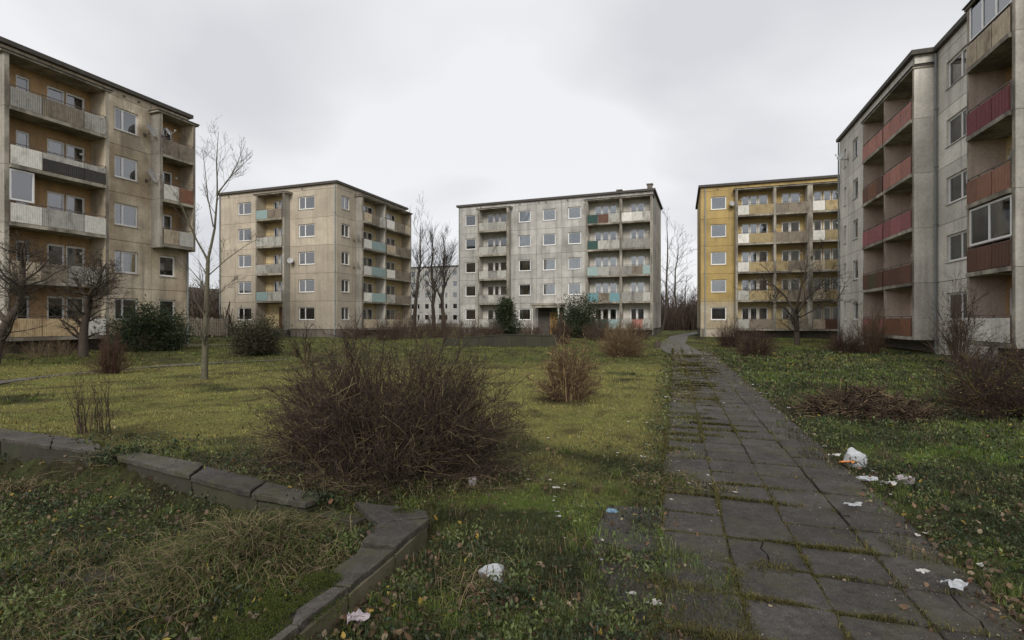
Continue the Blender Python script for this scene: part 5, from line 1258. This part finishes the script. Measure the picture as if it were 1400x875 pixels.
def moss_pads():
    """moss cushions on the coping and in the planter corner"""
    rng = np.random.default_rng(109); xs = []; 
    for px, py, sx, sy, n, z in ((390,830,.14,.09,9000,.15), (440,795,.08,.05,3000,.16), (550,700,.05,.02,500,.18), (120,607,.16,.04,3500,.17), (200,630,.10,.03,1600,.16), (350,870,.12,.08,5000,.14)):
        x0, y0 = gp(px, py, z); a = rng.normal(0, 1, (n, 2)); x = x0+a[:, 0]*sx; y = y0+a[:, 1]*sy; k = fbm(x, y, 9, 31) > .45
        xs.append(np.stack([x[k], y[k], z+.025*np.exp(-(a[k]**2).sum(1)/2)], 1))
    P = np.concatenate(xs); n = len(P); col = np.where(rng.random((n, 1)) < .6, np.array([.065,.085,.010]), np.array([.04,.05,.012]))*rng.uniform(.6, 1.4, (n, 1))
    V, Fc, Cc = blades(rng, P[:, 0], P[:, 1], P[:, 2], rng.uniform(.006, .018, n), np.full(n, .004), rng.uniform(.2, 1, n), col)
    tag(link('moss', mesh_np('moss', V, Fc, M['bladem'], False, Cc)), kind='stuff')
moss_pads()

# ---------------- litter
def bag_mat(name, c, trans=.35, rough=.35):
    m, N, L, B = new_mat(name); P = pos(N)
    n = tex_noise(N, L, P, 22, 5, .7); k = mixc(N, L, 1.0, c, ramp(N, L, n, [(.3, .75), (.7, 1.1)]), 'MULTIPLY')
    L.new(k, B.inputs['Base Color']); B.inputs['Roughness'].default_value = rough
    L.new(bump(N, L, tex_noise(N, L, P, 45, 4, .6, 1.5), .7, .01), B.inputs['Normal'])
    out = [q for q in N if q.type == 'OUTPUT_MATERIAL'][0]; t = N.new('ShaderNodeBsdfTranslucent'); L.new(k, t.inputs[0]); mx = N.new('ShaderNodeMixShader'); mx.inputs[0].default_value = trans
    L.new(B.outputs[0], mx.inputs[1]); L.new(t.outputs[0], mx.inputs[2]); L.new(mx.outputs[0], out.inputs[0]); return m
M['bag'] = bag_mat('white plastic film', (.62,.64,.66)); M['bagb'] = bag_mat('pale blue plastic film', (.26,.42,.56)); M['paper'] = bag_mat('damp paper', (.56,.54,.50), .15, .8)
M['cup'] = bag_mat('pinkish grey tissue', (.46,.40,.42), .2, .7); M['orange'] = plain('orange food wrapper', (.55,.20,.05), .5)
def crumple(sx, sy, sz, seed, mat, amp=.28, flat=True):
    import bmesh
    bm = bmesh.new(); bmesh.ops.create_icosphere(bm, subdivisions=4, radius=1); rng = np.random.default_rng(seed)
    D = rng.normal(0, 1, (34, 3)); D /= np.linalg.norm(D, axis=1, keepdims=True); O = rng.uniform(.62, 1.0, 34)
    me = bpy.data.meshes.new('b'); bm.to_mesh(me); bm.free(); n = len(me.vertices); V = np.zeros(n*3, np.float32); me.vertices.foreach_get('co', V); V = V.reshape(-1, 3).astype(float)
    # fold the film along random planes: faceted, creased surface
    for d, o in zip(D, O):
        t = V@d; k = t > o; V[k] -= np.outer((t[k]-o)*(1+amp), d)
    V += rng.normal(0, .012, V.shape)
    V *= np.array([sx, sy, sz]); V[:, 2] = np.where(V[:, 2] < -.25*sz, -.25*sz+(V[:, 2]+.25*sz)*.1, V[:, 2]) if flat else V[:, 2]
    me.vertices.foreach_set('co', V.astype(np.float32).ravel()); me.update(); me.materials.append(mat); return me
def sheet(sx, sy, seed, mat, h=.02):
    rng = np.random.default_rng(seed); n = 9; a = np.linspace(-1, 1, n); X, Y = np.meshgrid(a, a); r = np.hypot(X, Y); an = np.arctan2(Y, X)
    m = np.maximum(np.abs(X), np.abs(Y)); k = m/np.maximum(r, 1e-6)*(.8+.16*np.sin(3*an+seed)+.08*np.sin(7*an+2*seed)); X = X*k; Y = Y*k
    Zz = h*(fbm(X.ravel()*2+9, Y.ravel()*2+seed, 1.5, seed).reshape(n, n)*1.8+rng.random((n, n))*.5)
    top = np.stack([X*sx, Y*sy, Zz], 2).reshape(-1, 3); bot = top-np.array([0, 0, .0012]); idx = np.arange(n*n).reshape(n, n)
    f1 = np.stack([idx[:-1,:-1], idx[:-1,1:], idx[1:,1:], idx[1:,:-1]], -1).reshape(-1, 4); f2 = f1[:, ::-1]+n*n
    return mesh_np('sheet', np.concatenate([top, bot]), np.concatenate([f1, f2]), mat)
def litter(name, me, px, py, label, cat='litter', lift=.0, rz=0):
    x, y = gp(px, py); u, v = path_uv(x, y); z = .012 if abs(v) < 1.0 else float(hz(x, y))
    o = link(name, me, None, (x, y, z+lift), rz); tag(o, label, cat); me.name = name; return o
b = litter('plastic_bag', crumple(.145, .125, .18, 1, M['bag']), 1167, 634, 'inflated translucent white plastic bag standing on the grass right of the path', 'plastic bag', .04)
litter('food_wrapper', sheet(.13, .05, 2, M['orange'], .03), 1158, 637, 'orange and white food wrapper under the inflated bag', 'wrapper', .03)
litter('paper_sheet', sheet(.09, .04, 12, M['paper'], .03), 1142, 630, 'small flat white paper just left of the inflated bag', 'paper', .03)
litter('plastic_bag', crumple(.14, .07, .04, 3, M['bag']), 1186, 656, 'flattened white bag right below the inflated bag', 'plastic bag', .03)
litter('plastic_bag', crumple(.10, .09, .08, 4, M['cup']), 1238, 661, 'crumpled greyish pink bag furthest right in the grass group', 'plastic bag', .03)
litter('paper_sheet', sheet(.10, .05, 5, M['paper'], .04), 1216, 668, 'torn pinkish paper between the two flattened bags', 'paper', .03)
litter('paper_sheet', sheet(.10, .045, 6, M['bag'], .02), 1167, 696, 'oval white paper at the right path edge', 'paper', .012)
litter('food_wrapper', sheet(.085, .06, 7, M['bag'], .03), 1306, 812, 'white wrapper with creases at the lower right path edge', 'wrapper', .02)
litter('paper_sheet', sheet(.05, .03, 8, M['paper'], .015), 1262, 789, 'narrow white paper strip at right path edge above the creased wrapper', 'paper', .012)
litter('plastic_bag', crumple(.105, .09, .085, 9, M['bag']), 675, 795, 'crumpled white plastic bag lying among ivy near the wall end', 'plastic bag', .05)
litter('plastic_bag', crumple(.055, .045, .03, 10, M['bagb']), 837, 699, 'small light blue plastic scrap on the grass left of the path', 'plastic scrap', .03)
litter('paper_sheet', sheet(.055, .035, 11, M['paper'], .012), 895, 832, 'white paper disc on the lower left edge of the path', 'paper', .012)
litter('paper_ball', crumple(.062, .058, .062, 13, M['cup'], .3, False), 646, 668, 'round crumpled pinkish tissue ball below the large dark shrub', 'paper ball', .05)
litter('paper_sheet', sheet(.075, .05, 14, M['cup'], .04), 488, 862, 'crumpled pale pink paper beside the wall foot at the bottom', 'paper', .03)
litter('paper_sheet', sheet(.11, .05, 15, M['paper'], .02), 911, 544, 'white paper lying at the left path edge halfway along', 'paper', .02)
litter('paper_sheet', sheet(.045, .025, 16, M['paper'], .015), 760, 674, 'elongated white scrap on the lawn above the blue one', 'paper', .03)
litter('paper_sheet', sheet(.04, .02, 17, M['paper'], .012), 864, 815, 'small triangular cream scrap left of the white disc', 'paper', .02)
sc = [sheet(.5, .34, 40+i, M['paper'] if i % 3 else M['bag'], .12) for i in range(5)]
for m_ in sc: m_.name = 'paper_scrap'
rr = random.Random(12); spots = [(757,690),(762,706),(764,712),(772,738),(823,770),(752,657),(962,665),(972,664),(1005,675),(942,662),(968,651)]
for Zs in np.concatenate([np.linspace(3.9, 17, 40), np.linspace(5.2, 18, 18)]):
    side = 1 if len(spots) < 51 else -1; u = (Zs-PO[1])/PU[1]; x, y = path_xy(u+rr.uniform(-.2,.2), side*rr.uniform(.88, 1.28)); spots.append((700+x/y*700, 437.5+EYE*700/y))
for i in range(26): Zs = rr.uniform(3.2, 9); spots.append((700+rr.uniform(.0, .33)*700, 437.5+EYE*700/Zs))
for i in range(14): Zs = rr.uniform(6, 20); spots.append((rr.uniform(100, 1380), 437.5+EYE*700/Zs))
for px, py in spots:
    x, y = gp(px, py); s = rr.uniform(.028, .07)*(1 if y < 9 else 1.6); u, v = path_uv(x, y)
    o = link('paper_scrap', rr.choice(sc), None, (x, y, (.012 if abs(v) < 1 else float(hz(x, y))+.022)), (rr.uniform(-.15,.15), rr.uniform(-.15,.15), rr.uniform(0, 6)), (s, s, s*.6))
    where = 'on the right edge of the path' if v > .8 else ('on the left edge of the path' if v > -1.4 else 'in the grass left of the path')
    tag(o, 'tiny white paper scrap ' + where, 'paper scrap', 'tiny white scraps ' + where)

# ================================================================= FAR WOODLAND
def woodland():
    rng = np.random.default_rng(200); n = 900
    # a belt of bare trees beyond the blocks all the way round
    a = rng.uniform(0, 2*math.pi, n); r = rng.uniform(120, 250, n)
    x = np.sin(a)*r; y = np.cos(a)*r
    def gap(a0, a1, r0, r1, m): a = rng.uniform(a0, a1, m); r = rng.uniform(r0, r1, m); return np.sin(a)*r, np.cos(a)*r
    g1 = gap(R(-33), R(-28), 62, 130, 90); g2 = gap(R(15.5), R(20.5), 88, 150, 130); g3 = gap(R(-12), R(-6), 150, 200, 20)
    x = np.concatenate([x, g1[0], g2[0]]); y = np.concatenate([y, g1[1], g2[1]]); n = len(x)
    inb = ((x > -34) & (x < 8) & (y > 118) & (y < 150)); x, y = x[~inb], y[~inb]; n = len(x)
    H = rng.uniform(5, 9, n)*np.where(np.hypot(x, y) > 118, 1.15, .72); z = hz(x, y)
    t = np.linspace(0, 1, 4)[None, :, None]
    base = np.stack([x, y, z-.3], 1); tip = base+np.stack([rng.normal(0, .5, n), rng.normal(0, .5, n), H], 1)
    P = base[:, None]*(1-t)+tip[:, None]*t; parts = [tubes(P, (.035*H**.8)[:, None]*np.array([[.9,.6,.35,.1]]), 4)]
    m = 15; i = np.repeat(np.arange(n), m); tt = rng.uniform(.12, .95, n*m)[:, None]; s = base[i]*(1-tt)+tip[i]*tt
    az = rng.uniform(0, 2*math.pi, n*m); L = (H[i]*(.48-.30*tt[:, 0]))*rng.uniform(.6, 1.2, n*m)
    e = s+np.stack([np.cos(az)*L*.75, np.sin(az)*L*.75, L*.75], 1); t3 = np.linspace(0, 1, 3)[None, :, None]; Q = s[:, None]*(1-t3)+e[:, None]*t3+rng.normal(0, .12, (n*m, 3, 3))*t3
    parts.append(tubes(Q, np.full((n*m, 1), .045)*np.array([[1,.8,.5]]), 3))
    V = []; Fc = []; c = []; k = 0
    for v, f in parts: V.append(v); Fc.append(f+k); k += len(v)
    V = np.concatenate(V); col = np.array([.062,.045,.036])[None]*(1+.35*(fbm(V[:, 0], V[:, 1], .12, 4)[:, None]-.5)*2)
    tag(link('woodland', mesh_np('woodland', V, np.concatenate(Fc), M['twig'], False, col)), kind='stuff')
    # undergrowth at the foot of the belt
    rng = np.random.default_rng(201); 
    a = np.concatenate([rng.uniform(0, 2*math.pi, 8000), rng.uniform(R(-33), R(-28), 2500), rng.uniform(R(15.5), R(20.5), 4000)]); r = np.concatenate([rng.uniform(118, 160, 8000), rng.uniform(62, 110, 2500), rng.uniform(88, 130, 4000)])
    x = np.sin(a)*r; y = np.cos(a)*r; k = ~((x > -34) & (x < 8) & (y > 118) & (y < 150)); x, y, r = x[k], y[k], r[k]; n = len(x); h = rng.uniform(1.0, 3.6, n)
    C = np.stack([x, y, hz(x, y)], 1); D = np.stack([rng.normal(0, .5, n), rng.normal(0, .5, n), h], 1); t = np.linspace(0, 1, 3)[None, :, None]
    v, f = tubes(C[:, None]+D[:, None]*t+rng.normal(0, .15, (n, 3, 3))*t, np.full((n, 1), .085)*np.array([[1,.8,.3]]), 3)
    tag(link('undergrowth', mesh_np('undergrowth', v, f, M['twig'], False, colvar(rng, n, 9, (.06,.042,.032), (.09,.07,.045), .3))), kind='stuff')
woodland()
